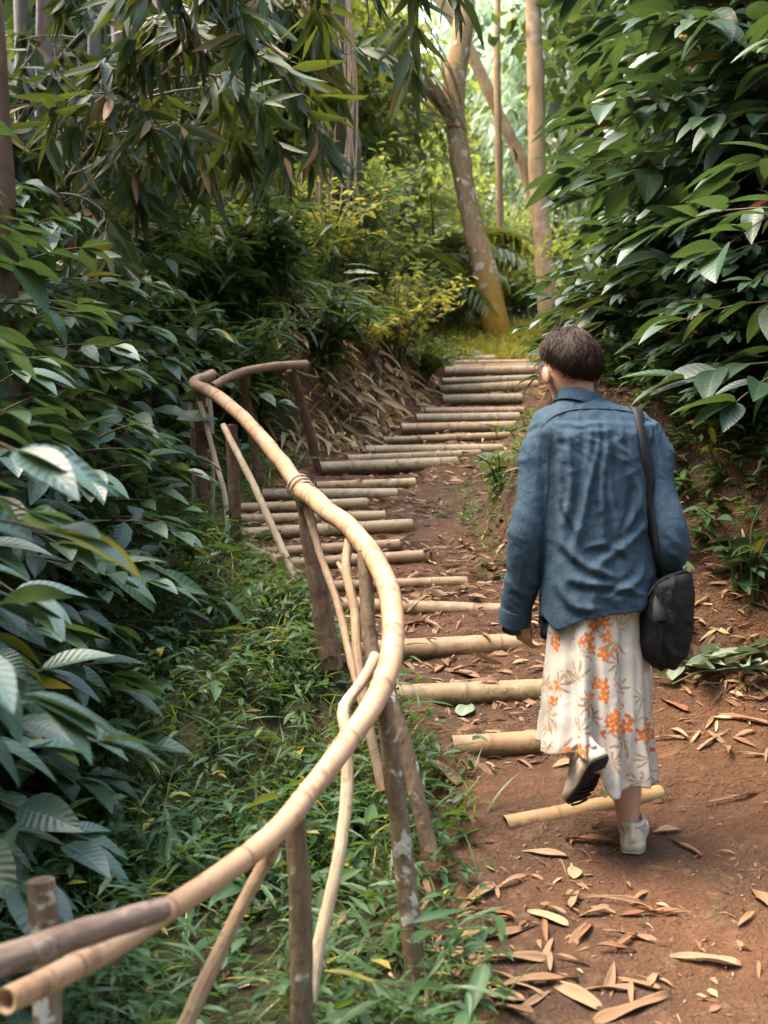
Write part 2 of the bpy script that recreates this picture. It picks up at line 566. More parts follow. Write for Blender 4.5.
STEPS = [  # left px, py, right px, py, thickness px, material, label
    (505, 824, 660, 792, 19, 'step_tan', 'tan bamboo step pole lying under the raised left shoe'),
    (452, 745, 600, 735, 18, 'step_tan', 'bamboo step pole running behind the hem of the floral skirt'),
    (396, 694, 572, 686, 18, 'step_olive', 'bamboo step pole beside the pale leaf, third up from the walker'),
    (340, 650, 530, 640, 18, 'step_tan', 'thick bamboo step pole ending at the left cuff of the blue shirt'),
    (334, 603, 502, 609, 12, 'step_tan', 'bamboo step pole with white scuff, ending in bare earth left of the shirt'),
    (328, 587, 467, 582, 11, 'step_tan', 'tan bamboo step pole passing behind the bend of the handrail'),
    (277, 566, 428, 556, 11, 'step_tan', 'honey coloured bamboo step pole meeting the foot of the pale slanted brace'),
    (262, 554, 399, 545, 11, 'step_tan', 'short honey coloured bamboo step pole just above the slanted brace foot'),
    (242, 536, 412, 526, 12, 'step_olive', 'long grey brown bamboo step pole with a dark band at its right end'),
    (240, 521, 385, 517, 11, 'step_olive', 'olive bamboo step pole starting behind the dark upright post'),
    (240, 510, 367, 504, 11, 'step_olive', 'short bamboo step pole with an open hollow right end'),
    (263, 496, 397, 495, 10, 'step_grey', 'grey bamboo step pole level with the joint of the handrail'),
    (316, 488, 415, 484, 10, 'step_olive', 'half buried brown bamboo step pole below the thick grey one'),
    (320, 470, 457, 464, 13, 'step_grey', 'thick grey green bamboo step pole with a dark gap beneath it'),
    (347, 461, 480, 455, 10, 'step_olive', 'bamboo step pole resting right above the thick grey green one'),
    (366, 452, 502, 450, 10, 'step_olive', 'bamboo step pole beginning at the straw heap and ending at the earth bank'),
    (383, 442, 511, 436, 8, 'step_olive', 'thin bamboo step pole level with the shoulders of the blue shirt'),
    (401, 430, 516, 427, 10, 'step_tan', 'stout bamboo step pole beside the curled white sheaths'),
    (416, 420, 519, 418, 10, 'step_grey', 'grey bamboo step pole where the stairs turn narrow'),
    (425, 412, 524, 411, 7, 'step_tan', 'thin reddish tan bamboo step pole, half sunk in soil'),
    (442, 401, 521, 399, 11, 'step_grey', 'thick grey bamboo step pole level with the collar'),
    (438, 392, 537, 386, 10, 'step_olive', 'thick olive bamboo step pole with a leaning dry sheath against it'),
    (442, 383, 537, 379, 8, 'step_grey', 'grey bamboo step pole, fifth below the top of the stairs'),
    (444, 373, 536, 371, 10, 'step_tan', 'stout tan bamboo step pole, fourth below the top of the stairs'),
    (453, 368, 536, 366, 6, 'step_tan', 'thin bamboo step pole, third below the top of the stairs'),
    (438, 364, 529, 363, 6, 'step_tan', 'thin bamboo step pole, second below the top of the stairs'),
    (430, 360, 495, 359, 6, 'step_grey', 'highest bamboo step pole, at the foot of the mossy mound'),
]
STEP_W = []
for (xl, yl, xr, yr, th, m, lb) in STEPS:
    dl, dr = dofy(yl), dofy(yr)
    a, b = P(xl, yl, dl), P(xr, yr, dr)
    r = max(.033, min(.062, 1.28 * th / F * (dl + dr) / 4)) * (1 + .12 * math.sin(xl * 1.7))
    if len(STEP_W) < 5:
        a[2] -= .3 * r; b[2] -= .3 * r
    STEP_W.append((a, b, r))

ZY = np.concatenate([[-50, 0, 2, 3.2], D_D, [16, 17.5, 20, 26, 34, 42, 50, 62, 80, 140, 300]])
ZZ = np.concatenate([[-3, .0, .03, .11], H + (HY - D_Y) / F * D_D, [2.95, 3.38, 3.7, 4.5, 6.0, 8.5, 11.0, 14, 18, 26, 34]])
XRY = [-50, 3, 4.15, 4.8, 5.4, 6.0, 6.5, 7.2, 8, 9, 10, 11, 12.5, 15, 18, 30]
XRX = [3.5, 2.4, 1.9, 1.5, 1.15, .72, .56, .52, .60, .84, 1.08, 1.32, 1.62, 1.9, 2.6, 6]
XLY = [-50, 3, 4.4, 5.15, 5.8, 6.5, 7.0, 7.8, 8.9, 9.7, 10.75, 12, 13, 15, 18, 30]
XLX = [-.5, .25, .32, .04, -.25, -.6, -.85, -.8, -.52, -.2, .08, .42, .48, .5, .0, -4]


def ground_z(x, y, fine=True):
    x = np.asarray(x, float); y = np.asarray(y, float)
    zs = np.interp(y, ZY, ZZ)
    xl = np.interp(y, XLY, XLX)
    xr = np.interp(y, XRY, XRX)
    z = zs.copy() if hasattr(zs, 'copy') else zs
    if fine:
        # treads: between pole i and pole i+1 the soil runs from the top of pole i to the foot of pole i+1
        near = (y > 4.2) & (y < 15.2) & (x > -1.3) & (x < 2.2)
        if np.any(near):
            xx, yy = x[near], y[near]
            Y = np.stack([a[1] + (b[1] - a[1]) * np.clip((xx - a[0]) / (b[0] - a[0]), -.15, 1.15) for a, b, r in STEP_W])
            Y = np.maximum.accumulate(Y, 0)
            idx = (Y < yy[None]).sum(0) - 1
            ok = (idx >= 0) & (idx < len(STEP_W) - 1)
            i0 = np.clip(idx, 0, len(STEP_W) - 2)
            ar = np.arange(len(xx))
            y0, y1 = Y[i0, ar], Y[i0 + 1, ar]
            rr = np.array([s[2] for s in STEP_W])
            zz = np.array([(s[0][2] + s[1][2]) / 2 for s in STEP_W])
            za = np.interp(y0, ZY, ZZ) + .45 * rr[i0]
            zb = np.interp(y1, ZY, ZZ) - .88 * rr[i0 + 1]
            t = np.clip((yy - y0) / np.maximum(y1 - y0, .02), 0, 1)
            tz = za + (zb - za) * t
            lo = np.array([s[0][0] for s in STEP_W]); hi = np.array([s[1][0] for s in STEP_W])
            w = ss(lo[i0] - .12, lo[i0] + .02, xx) * (1 - ss(hi[i0] - .02, hi[i0] + .15, xx)) * ok
            zn = z[near]
            z[near] = zn + (tz - zn) * w
    # left: low verge beside the stairs, then a steep bank above y = 9.3
    u = xl - x
    verge = ss(4.3, 5.0, y) * (1 - ss(6.6, 7.6, y)) * .10
    z = z + verge * ss(0, .35, u)
    bankL = 1.15 * ss(9.0, 10.6, y) * (1 - ss(13.5, 16, y) * .6)
    z = z + bankL * ss(.0, .85, u) * (1 - .45 * ss(.9, 1.8, u)) + .35 * ss(.8, 3.0, u) * ss(8.5, 10, y) + .12 * ss(1.0, 3.5, u)
    # right: earth bank
    v = x - xr
    hb = np.interp(y, [0, 3, 4.5, 5.5, 6.5, 9, 12, 15, 18, 24], [.25, .35, .6, .8, .85, .7, .7, .6, .3, 0])
    wb = np.interp(y, [0, 5, 6.3, 9, 30], [1.2, .95, .42, .6, 1.2])
    z = z + hb * ss(0, 1, v / wb) + .5 * ss(1, 4, v) * (1 - ss(25, 40, y))
    # dirt right of the path tilts up toward the bank
    z = z + .10 * ss(-.9, .1, v) * (1 - ss(5.6, 6.4, y)) * ss(3.0, 3.8, y)
    pts = np.stack([x * .9, y * .9, np.zeros_like(x)], -1)
    offp = ss(0, .4, u) + ss(0, .4, v)
    z = z + fbm(pts, 3, 5) * .10 * np.clip(offp, 0, 1) * (1 + 3 * ss(18, 30, y))
    if fine:
        p2 = np.stack([x * 6, y * 6, np.zeros_like(x)], -1)
        z = z + fbm(p2, 3, 9) * (.014 + .02 * np.clip(offp, 0, 1)) + fbm(p2 * 4.1, 2, 19) * .007
    return z


def gz(x, y):
    return float(ground_z(np.array([x], float), np.array([y], float))[0])


def axis(parts):
    out = [parts[0][0]]
    for a, b, s in parts:
        n = max(1, int(round((b - a) / s)))
        out += list(a + (b - a) * (np.arange(n) + 1) / n)
    return np.array(out)


def build_ground():
    xs = axis([(-250, -60, 20), (-60, -20, 5), (-20, -8, 1), (-8, -3.5, .2), (-3.5, 3.5, .04), (3.5, 8, .2), (8, 20, 1), (20, 60, 5), (60, 250, 20)])
    ys = axis([(-40, -6, 4), (-6, 1.5, .4), (1.5, 3.0, .06), (3.0, 15.5, .03), (15.5, 20, .12), (20, 40, .6), (40, 90, 2.5), (90, 300, 20)])
    X, Y = np.meshgrid(xs, ys)
    x, y = X.ravel(), Y.ravel()
    z = ground_z(x, y)
    xl = np.interp(y, XLY, XLX); xr = np.interp(y, XRY, XRX)
    u, v = xl - x, x - xr
    g = ss(-.05, .5, u) * .9 + ss(.35, .9, v) * .9
    g = np.where(y > 15.5, 1.0, g)
    g = np.clip(g, 0, 1) * (1 - .8 * ss(9.3, 10, y) * (1 - ss(13, 15, y)) * (u > 0) * (1 - ss(.6, 1.2, u)))
    lc = np.stack([g, np.zeros_like(g), np.zeros_like(g)], -1)
    nx, ny = len(xs), len(ys)
    i = np.arange(ny - 1)[:, None] * nx + np.arange(nx - 1)[None]
    q = np.stack([i, i + 1, i + nx + 1, i + nx], -1).reshape(-1, 4)
    mb = MB()
    mb.add(np.stack([x, y, z], -1), q, None, lc)
    o = mb.obj('ground', M['soil'])
    tag(o, 'brown soil slope with a trodden stair path between earth banks', 'ground', kind='structure')


build_ground()

# ------------------------------------------------------------------ step poles
rs = np.random.default_rng(3)


def pole_pts(a, b, n, bow, rng):
    t = np.linspace(0, 1, n)[:, None]
    p = a + (b - a) * t
    d = b - a
    side = nrm(np.cross(d, [0, 0, 1]))
    p = p + side * bow * (4 * t * (1 - t))
    return p


def node_radius(L, r, vscale, v0):
    v = v0 + L * vscale
    dn = np.abs((v + .5) % 1 - .5) / vscale
    return r * (1 + .07 * np.exp(-(dn / .007) ** 2) - .03 * np.exp(-((dn - .018) / .01) ** 2))


for (a, b, r), (xl, yl, xr, yr, th, m, lb) in zip(STEP_W, STEPS):
    root = (a + b) / 2
    Ln = np.linalg.norm(b - a)
    vs = 1 / rs.uniform(.24, .34)
    v0 = rs.random()
    n = int(Ln / .012)
    pts = pole_pts(a, b, n, rs.uniform(-.012, .012), rs)
    L = np.linspace(0, Ln, n)
    rad = node_radius(L, r * np.linspace(1.03, .97, n), vs, v0)
    mb = MB()
    tube(mb, pts, rad, 16, rs.random(), vs, v0, hollow=True)
    tag(mb.obj('bamboo_step', M[m], loc=root), lb, 'step', 'bamboo poles of the stairs')

# weathered plank-like log lying left of the treads
a, b = P(243, 546, 6.55), P(280, 562, 6.3)
mb = MB()
pp = pole_pts(a, b, 14, .01, rs)
tube(mb, pp, .03, 10, .3, bump=lambda v: .005 * fbm(v * 25, 2, 3))
tag(mb.obj('fallen_log', M['stick_brown'], loc=(a + b) / 2), 'short weathered log lying on the grass at the left of the treads', 'log')

# ------------------------------------------------------------------ railing
def stick(parent, name, plist, r0, r1, mat, knob=.12, seg=10, n=None, loc=None, top_cap=True, sag=None):
    pts = np.array([P(*q) for q in plist])
    if len(pts) == 2:
        pts = np.vstack([pts[0], pts.mean(0), pts[1]])
    L = np.linalg.norm(np.diff(pts, axis=0), axis=1).sum()
    n = n or max(12, int(L / .025))
    if name == 'post': r0, r1 = r0 * .9, r1 * .9
    s = spline(pts, n)
    sd = int(abs(pts[0][0]) * 1000) % 97
    wob = np.stack([fbm(np.stack([np.linspace(0, L * 3, n), np.full(n, k * 7.1), np.full(n, sd)], 1), 2, 7) for k in range(3)], 1)
    s = s + wob * min(.35 * max(r0, r1), .012) * np.linspace(0, 1, n)[:, None]
    rad = np.linspace(r0, r1, n)
    mb = MB()
    tube(mb, s, rad, seg, bump=lambda v: knob * max(r0, r1) * fbm(v * 18, 3, sd))
    o = mb.obj(name, M[mat], parent, loc=loc)
    return o


RB = P(296, 900, 2.8); RB[2] = gz(RB[0], RB[1])
rail = thing('bamboo_handrail', 'long curved tan bamboo handrail on rough posts sweeping down to the lower left corner', 'handrail', RB)


def bamboo_rail(plist, radii, name='rail'):
    pts = np.array([np.append(P(*q), r) for q, r in zip(plist, radii)])
    L = np.linalg.norm(np.diff(pts[:, :3], axis=0), axis=1).sum()
    n = int(L / .01)
    s = spline(pts, n)
    Ls = np.linspace(0, L, n)
    vs = 1 / .27
    rad = node_radius(Ls, s[:, 3], vs, .35) * (1 + .05 * fbm(np.stack([Ls * 5, Ls * 0, Ls * 0], 1), 2, 12))
    s[:, :3] += np.stack([fbm(np.stack([Ls * 2.4, Ls * 0 + k_ * 5, Ls * 0], 1), 2, 15) for k_ in range(3)], 1) * .012
    mb = MB()
    tube(mb, s[:, :3], rad, 18, .1, vs, .35, hollow=True)
    return mb.obj(name, M['bamboo_tan'], rail, loc=RB)


bamboo_rail([(3, 1000, 1.9), (60, 973, 2.03), (130, 937, 2.2), (200, 890, 2.42), (260, 840, 2.63), (310, 790, 2.85), (350, 740, 3.05), (378, 695, 3.25), (391, 650, 3.45), (393, 612, 3.65), (384, 577, 3.9), (364, 546, 4.15), (335, 515, 4.5), (300, 486, 5.0)],
            [.020, .021, .0215, .022, .0235, .025, .027, .029, .0305, .0315, .0325, .033, .034, .035])
bamboo_rail([(304, 494, 4.98), (278, 459, 5.5), (250, 426, 6.0), (225, 402, 6.5), (206, 390, 6.9), (194, 384, 7.12), (195, 380, 7.2), (203, 377, 7.28), (211, 374, 7.36)],
            [.032, .033, .033, .033, .032, .031, .03, .03, .03])
stick(rail, 'lashed_branch', [(-70, 984, 1.72), (0, 961, 1.85), (60, 941, 1.95), (120, 922, 2.06), (164, 908, 2.15)], .024, .02, 'branch_grey', .12, 12, 36, loc=RB)
stick(rail, 'post', [(295, 812, 2.83), (300, 920, 2.83), (304, 1150, 2.85)], .027, .031, 'post_bark', .15, loc=RB)
stick(rail, 'post', [(384, 700, 3.26), (400, 830, 3.3), (416, 985, 3.3)], .026, .032, 'post_bark', .15, loc=RB)
stick(rail, 'post', [(364, 552, 4.1), (372, 650, 4.0), (397, 720, 3.92), (430, 850, 3.86)], .026, .03, 'post_bark', .15, loc=RB)
stick(rail, 'post', [(301, 482, 5.03), (313, 560, 5.03), (331, 668, 5.03)], .036, .05, 'post_dark', .2, loc=RB)
stick(rail, 'post', [(231, 425, 6.37), (235, 500, 6.4), (239, 585, 6.45)], .032, .036, 'post_dark', .2, loc=RB)
stick(rail, 'post', [(200, 392, 7.05), (202, 460, 7.05), (203, 555, 7.05)], .034, .036, 'post_dark', .2, loc=RB)
stick(rail, 'post', [(41, 880, 2.3), (46, 960, 2.3), (54, 1190, 2.3)], .028, .03, 'post_bark', .2, loc=RB)
stick(rail, 'brace', [(276, 846, 2.67), (250, 890, 2.64), (222, 945, 2.6), (165, 1070, 2.52)], .014, .018, 'stick_brown', .15, loc=RB)
stick(rail, 'brace', [(376, 655, 3.42), (362, 682, 3.36), (344, 708, 3.3), (346, 735, 3.25), (347, 790, 3.2), (338, 860, 3.12), (318, 950, 3.05), (308, 1020, 3.0)], .014, .017, 'stick_pale', .15, loc=RB)
stick(rail, 'brace', [(303, 495, 4.95), (318, 548, 4.85), (338, 605, 4.6), (350, 655, 4.4), (362, 700, 4.25), (376, 760, 4.1)], .014, .012, 'stick_brown', .15, loc=RB)
stick(rail, 'brace', [(349, 540, 4.3), (346, 570, 4.2), (354, 610, 4.1), (357, 650, 4.0), (369, 720, 3.9), (384, 790, 3.85)], .015, .015, 'stick_brown', .2, loc=RB)
stick(rail, 'brace', [(338, 563, 4.25), (344, 574, 4.2), (352, 596, 4.14)], .007, .01, 'stick_brown', .2, loc=RB)
stick(rail, 'brace', [(223, 425, 6.3), (255, 488, 6.1), (275, 532, 6.0), (297, 582, 5.9)], .016, .018, 'stick_pale', .15, loc=RB)
stick(rail, 'brace', [(200, 402, 7.0), (214, 455, 6.9), (225, 500, 6.75), (229, 560, 6.6)], .013, .016, 'stick_pale', .15, loc=RB)
stick(rail, 'brace', [(190, 398, 7.1), (193, 450, 7.1), (195, 520, 7.1)], .014, .014, 'stick_pale', .15, loc=RB)
stick(rail, 'brace', [(209, 395, 7.2), (212, 440, 7.2), (213, 515, 7.2)], .014, .014, 'stick_pale', .15, loc=RB)

lsh = MB()
ta = np.linspace(0, 1, 90)
la, lb2 = P(297, 484, 5.0), P(310, 500, 4.93)
ax_ = nrm(lb2 - la); e1 = nrm(np.cross(ax_, [0, 1, 0])); e2 = np.cross(ax_, e1)
tube(lsh, la + (lb2 - la) * ta[:, None] + .044 * (np.cos(ta * 31)[:, None] * e1 + np.sin(ta * 31)[:, None] * e2), .0055, 6)
lsh.obj('lashing', M['stick_pale'], rail, loc=RB)
RF = P(292, 450, 8.8); RF[2] = gz(RF[0], RF[1])
rail2 = thing('wooden_railing', 'short weathered grey wooden railing bar on two posts behind the bamboo handrail', 'railing', RF)
stick(rail2, 'rail', [(212, 387, 7.38), (228, 378, 7.6), (250, 370, 8.0), (280, 366, 8.4), (305, 364, 8.8)], .024, .03, 'stick_brown', .12, loc=RF)
stick(rail2, 'post', [(291, 370, 8.65), (302, 405, 8.75), (316, 455, 8.85)], .036, .04, 'post_dark', .15, loc=RF)
stick(rail2, 'post', [(242, 376, 7.95), (250, 420, 8.05), (259, 480, 8.1)], .03, .032, 'post_dark', .15, loc=RF)

# ------------------------------------------------------------------ shrubs
def coffee_plant(rng, height, spread, leafL, tpl='coffee', tiers=.13, nstem=1, low=.12, pitch=.075, lean=.08, wr=1.0, droop=.25, pairs_from=.2, profile=None, nb=3):
    st, lf = MB(), MB()
    for s in range(nstem):
        az = rng.random() * 2 * PI
        h = height * rng.uniform(.8, 1.0) if s else height
        base = np.array([np.cos(az), np.sin(az), 0]) * (.06 * s)
        ln = np.array([np.cos(az), np.sin(az), 0]) * lean * h * (.6 + s)
        path = spline(np.array([base, base + ln * .3 + [0, 0, h * .5], base + ln + [0, 0, h]]), 16)
        tube(st, path, np.linspace(.012 + .006 * h, .005, 16), 6)
        z = h * low
        a0 = rng.random() * 2 * PI
        while z < h:
            t = z / h
            k = t * 15
            i = min(14, int(k))
            b0 = path[i] + (path[i + 1] - path[i]) * (k - i)
            prof = (np.sin(PI * min(1, (t * .8 + .22))) ** .7) if profile is None else profile(t)
            for kk in range(nb):
                aa = a0 + kk * 2 * PI / nb + rng.normal(0, .25)
                Lb = spread * prof * rng.uniform(.7, 1.1) + .04
                d = np.array([np.cos(aa), np.sin(aa), 0])
                side = np.array([-np.sin(aa), np.cos(aa), 0])
                rise = rng.uniform(.1, .5) * (1 if t < .8 else 1.4)
                m = 8
                sv = np.linspace(0, Lb, m)
                bp = b0 + d * sv[:, None] + np.array([0, 0, 1.0]) * (rise * sv - droop * (1.3 / max(spread, .3)) * sv ** 2 * 1.2)[:, None]
                tube(st, bp, np.linspace(.006, .0025, m), 4, cap=False)
                ns = max(2, int(Lb * (1 - pairs_from * .6) / pitch))
                s_ = np.linspace(Lb * pairs_from, Lb, ns)
                for sg in (-1, 1):
                    pp = np.stack([np.interp(s_, sv, bp[:, c]) for c in range(3)], 1)
                    frac = (s_ / Lb)[:, None]
                    dd = side * sg * (1.0 - .45 * frac) + d * (.35 + .8 * frac ** 3) + rng.normal(0, .22, (ns, 3)) + np.array([0, 0, 1]) * rng.normal(-.15, .22, (ns, 1))
                    upv = np.array([0, 0, 1.0]) + rng.normal(0, .3, (ns, 3))
                    leaves(lf, tpl, pp, dd, upv, leafL * rng.uniform(.6, 1.12, ns), wr * rng.uniform(.85, 1.1, ns), None, rng)
                leaves(lf, tpl, bp[-1:], d + [0, 0, -.2], np.array([[0, 0, 1.0]]), leafL * .9, wr, None, rng)
            a0 += 1.1 + rng.normal(0, .3)
            z += tiers * rng.uniform(.75, 1.25)
    return st, lf


def plant(name, label, cat, x, y, build, lmat, smat='stem_brown', group=None, dz=0.0, part='foliage', rot=0):
    r = thing(name, label, cat, (x, y, gz(x, y) + dz), group)
    r.rotation_euler = (0, 0, rot)
    st, lf = build
    if st.n: st.obj('stem', M[smat], r)
    lf.obj(part, M[lmat], r)
    return r


rg = np.random.default_rng(11)
GL = 'broad leaved shrubs left of the handrail'
for (x, y, h, sp, L, ns, lo, m, lb) in [
    (-1.05, 2.35, 1.8, .56, .185, 1, .42, 'coffee_near', 'nearest big leaved shrub with glossy blue green leaves at the left edge'),
    (-1.2, 3.0, .95, .5, .18, 1, .3, 'coffee_near', 'low glossy shrub spreading over the herbs below the nearest big leaved one'),
    (-1.4, 3.3, 1.75, .62, .19, 1, .2, 'coffee_near', 'glossy shrub just behind the nearest one, with leaves level with the handrail hook'),
    (-1.4, 4.25, 1.6, .58, .21, 2, .1, 'coffee', 'leafy shrub with dangling paired leaves just left of the far handrail posts'),
    (-1.75, 3.8, 2.0, .7, .22, 2, .1, 'coffee', 'tall glossy shrub behind the two nearest big leaved ones'),
    (-1.95, 4.8, 2.35, .8, .22, 2, .1, 'coffee', 'tallest dark shrub at the left edge below the brown trunk'),
    (-1.25, 5.4, .95, .45, .17, 2, .1, 'coffee', 'small bright leaved shrub touching the foot of the far handrail posts'),
    (-1.6, 5.6, 1.75, .7, .2, 2, .1, 'coffee', 'mid height shrub between the dangling one and the drooping bamboo'),
    (-1.8, 6.6, 1.75, .8, .2, 2, .1, 'coffee', 'mid height shrub under the drooping bamboo, left of the handrail hook'),
    (-1.75, 8.1, 1.5, .9, .17, 2, .1, 'coffee', 'shadowy shrub behind the handrail hook at the foot of the bamboo'),
    (-2.7, 7.2, 2.2, 1.0, .18, 2, .1, 'coffee', 'dark shrub filling the gap between the left edge and the bamboo culms'),
    (-2.5, 9.0, 2.3, 1.0, .18, 2, .1, 'coffee', 'deep shaded shrub in front of the bamboo culms')]:
    plant('coffee_shrub', lb, 'shrub', x, y, coffee_plant(rg, h, sp, L, tiers=.125, pitch=.1, low=lo, nstem=ns, wr=1.32, tpl='coffee' if y < 4.5 else 'coffee_far'), m, group=GL)

GR = 'large leaved shrubs on the right bank'
for (x, y, h, sp, lb) in [(1.6, 5.95, .95, .5, 'low leafy shrub at the foot of the bank right of the bag'),
    (1.3, 6.7, .8, .5, 'shaded low shrub on the bank edge directly behind the walker'),
    (1.95, 5.75, 1.15, .6, 'low leafy shrub on the bank at the right edge, above the cut branch'),
    (1.5, 7.6, 1.0, .6, 'low shrub on the bank top behind the walker\'s head'),
    (1.9, 6.3, 1.1, .65, 'low dark shrub on the bank between the bag and the big shrub'),
    (1.65, 8.7, .7, .5, 'low shrub on the bank top left of the walker\'s head')]:
    plant('cocoa_shrub', lb, 'shrub', x, y, coffee_plant(rg, h, sp, .17, tiers=.09, pitch=.08, low=.08, nstem=2, wr=1.1, tpl='coffee_far'), 'cocoa', group=GR)
fullp = lambda t: .55 + .5 * np.sin(PI * t)
plant('cocoa_shrub', 'large dark shrub with overlapping leaves right above the walker on the bank', 'shrub', 1.95, 6.2,
      coffee_plant(rg, 2.9, .95, .26, tiers=.12, pitch=.1, nstem=2, low=.04, profile=fullp, wr=1.2), 'cocoa', group=GR)
plant('cocoa_shrub', 'large leaved shrub leaning in from the upper right corner', 'shrub', 1.85, 4.9,
      coffee_plant(rg, 2.6, .75, .25, tiers=.13, pitch=.105, nstem=1, low=.35, profile=fullp, wr=1.2), 'cocoa', group=GR)
plant('cocoa_shrub', 'tall shrub reaching over the stairs toward the slim upright trunk', 'shrub', 2.3, 8.0,
      coffee_plant(rg, 3.3, 1.05, .27, tiers=.13, pitch=.105, nstem=2, low=.1, profile=fullp, wr=1.2), 'cocoa', group=GR)
plant('cocoa_shrub', 'dense shrub behind the others at the right edge of the bank', 'shrub', 2.75, 7.2,
      coffee_plant(rg, 3.6, 1.1, .27, tiers=.13, pitch=.105, nstem=2, low=.1, profile=fullp, wr=1.2), 'cocoa', group=GR)
plant('cocoa_shrub', 'shrub with pale sunlit leaves beside the top of the stairs', 'shrub', 2.75, 10.8,
      coffee_plant(rg, 2.3, 1.0, .27, tiers=.16, pitch=.12, nstem=2, low=.08, profile=fullp, wr=1.2), 'cocoa', group=GR)
plant('cocoa_shrub', 'tall shrub in the background gap right of the upright trunk', 'shrub', 3.4, 10.6,
      coffee_plant(rg, 4.2, 1.4, .27, tiers=.15, pitch=.12, nstem=2, low=.08, profile=fullp, wr=1.2), 'cocoa', group=GR)
plant('cocoa_shrub', 'low shadowed shrub on the bank right behind the black bag', 'shrub', 2.1, 6.9,
      coffee_plant(rg, 1.3, .8, .2, tiers=.13, pitch=.1, nstem=2, low=.08, profile=fullp, wr=1.2), 'cocoa', group=GR)


def lance_plant(rng, height, spread, n, leafL, tpl='lance', per=12, wr=1.2):
    st, lf = MB(), MB()
    for s in range(n):
        a = rng.random() * 2 * PI
        d = np.array([np.cos(a), np.sin(a), 0])
        h = height * rng.uniform(.55, 1)
        out = spread * rng.uniform(.2, 1)
        path = spline(np.array([d * .05, d * out * .35 + [0, 0, h * .65], d * out + [0, 0, h * .95]]), 10)
        tube(st, path, np.linspace(.008, .003, 10), 5)
        k = np.sort(rng.uniform(.25, 1, per)) * 9
        i = np.minimum(8, k.astype(int))
        p = path[i] + (path[i + 1] - path[i]) * (k - i)[:, None]
        aa = rng.random(per) * 2 * PI
        dd = np.stack([np.cos(aa), np.sin(aa), rng.normal(-.05, .35, per)], 1) + d * .5
        leaves(lf, tpl, p, dd, np.array([0, 0, 1.0]) + rng.normal(0, .3, (per, 3)), leafL * rng.uniform(.6, 1.1, per), wr, None, rng)
    return st, lf


GD = 'narrow leaved plants at the foot of the left bank'
for k, (x, y, h, sp, n, lb) in enumerate([
    (-.95, 9.3, 1.15, .6, 26, 'dark narrow leaved plant behind the short wooden railing'),
    (-.45, 10.2, 1.0, .6, 22, 'narrow leaved plant between the wooden railing and the yellow bush'),
    (-1.6, 9.6, 1.5, .7, 26, 'tall narrow leaved plant under the hanging bamboo leaves'),
    (-1.3, 9.95, 1.0, .6, 34, 'narrow leaved plant half hidden below the hanging bamboo leaves'),
    (-2.0, 10.0, 1.2, .7, 34, 'narrow leaved plant at the left end of the bank under the bamboo'),
    (-.9, 10.3, .9, .6, 30, 'narrow leaved plant behind the others at the foot of the mossy trunk'),
    (-1.5, 10.6, 1.2, .8, 34, 'narrow leaved plant on top of the left bank under the mossy trunk')]):
    plant('narrow_leaved_plant', lb, 'plant', x, y, lance_plant(rg, h, sp, n, .27, per=16, wr=1.25), 'narrow', 'stem_green', GD)

GY = 'yellow green bushes on the left bank'
for k, (x, y, h, sp, n, m, lb) in enumerate([
    (.1, 11.9, .95, .65, 46, 'yellow', 'bright yellow bush on the straw covered left bank'),
    (-.25, 12.6, 1.3, .75, 44, 'lime', 'lime green bush behind the bright yellow one'),
    (.25, 13.4, 1.1, .6, 40, 'yellow', 'yellow bush nearest the top of the stairs'),
    (-.5, 11.6, .9, .6, 36, 'yellow', 'small yellow bush at the left end of the straw bank'),
    (-.1, 12.2, .8, .6, 44, 'lime', 'lime bush covering the foot of the dark mossy tree'),
    (-.55, 12.3, 1.0, .7, 40, 'lime', 'lime bush at the left end of the bank behind the small yellow one'),
    (.35, 12.5, .5, .5, 40, 'lime', 'low lime bush hanging over the straw bank beside the stairs'),
    (-.2, 11.2, .45, .5, 36, 'yellow', 'low yellow bush trailing down the front of the straw bank'),
    (-.3, 14.5, 1.6, 1.0, 50, 'lime', 'loose lime bush below the leaning lichen trunk')]):
    plant('leafy_bush', lb, 'bush', x, y, lance_plant(rg, h, sp * 1.25, n, .105, 'coffee_far', 15, 1.2), m, 'stem_green', GY)

for (px, py, d, h, lb) in [(640, 405, 5.3, .5, 'thin stemmed plant with pointed leaves on the dark bank right of the strap'),
                           (500, 430, 7.4, .45, 'small leafy plant hanging over the earth bank left of the shirt'),
                           (745, 560, 5.3, .45, 'small leafy plant on the littered bank at the right edge'),
                           (525, 395, 9.0, .5, 'small leafy plant beside the walker\'s left ear')]:
    q = P(px, py, d)
    plant('bank_plant', lb, 'plant', q[0], q[1], lance_plant(rg, h * (.55 if px < 530 else 1), .3, 8, .15 if px > 530 else .09, 'coffee_far', 9, 1.1), 'herb' if px < 530 else 'coffee', 'stem_green', 'small plants on the right bank', part='foliage')

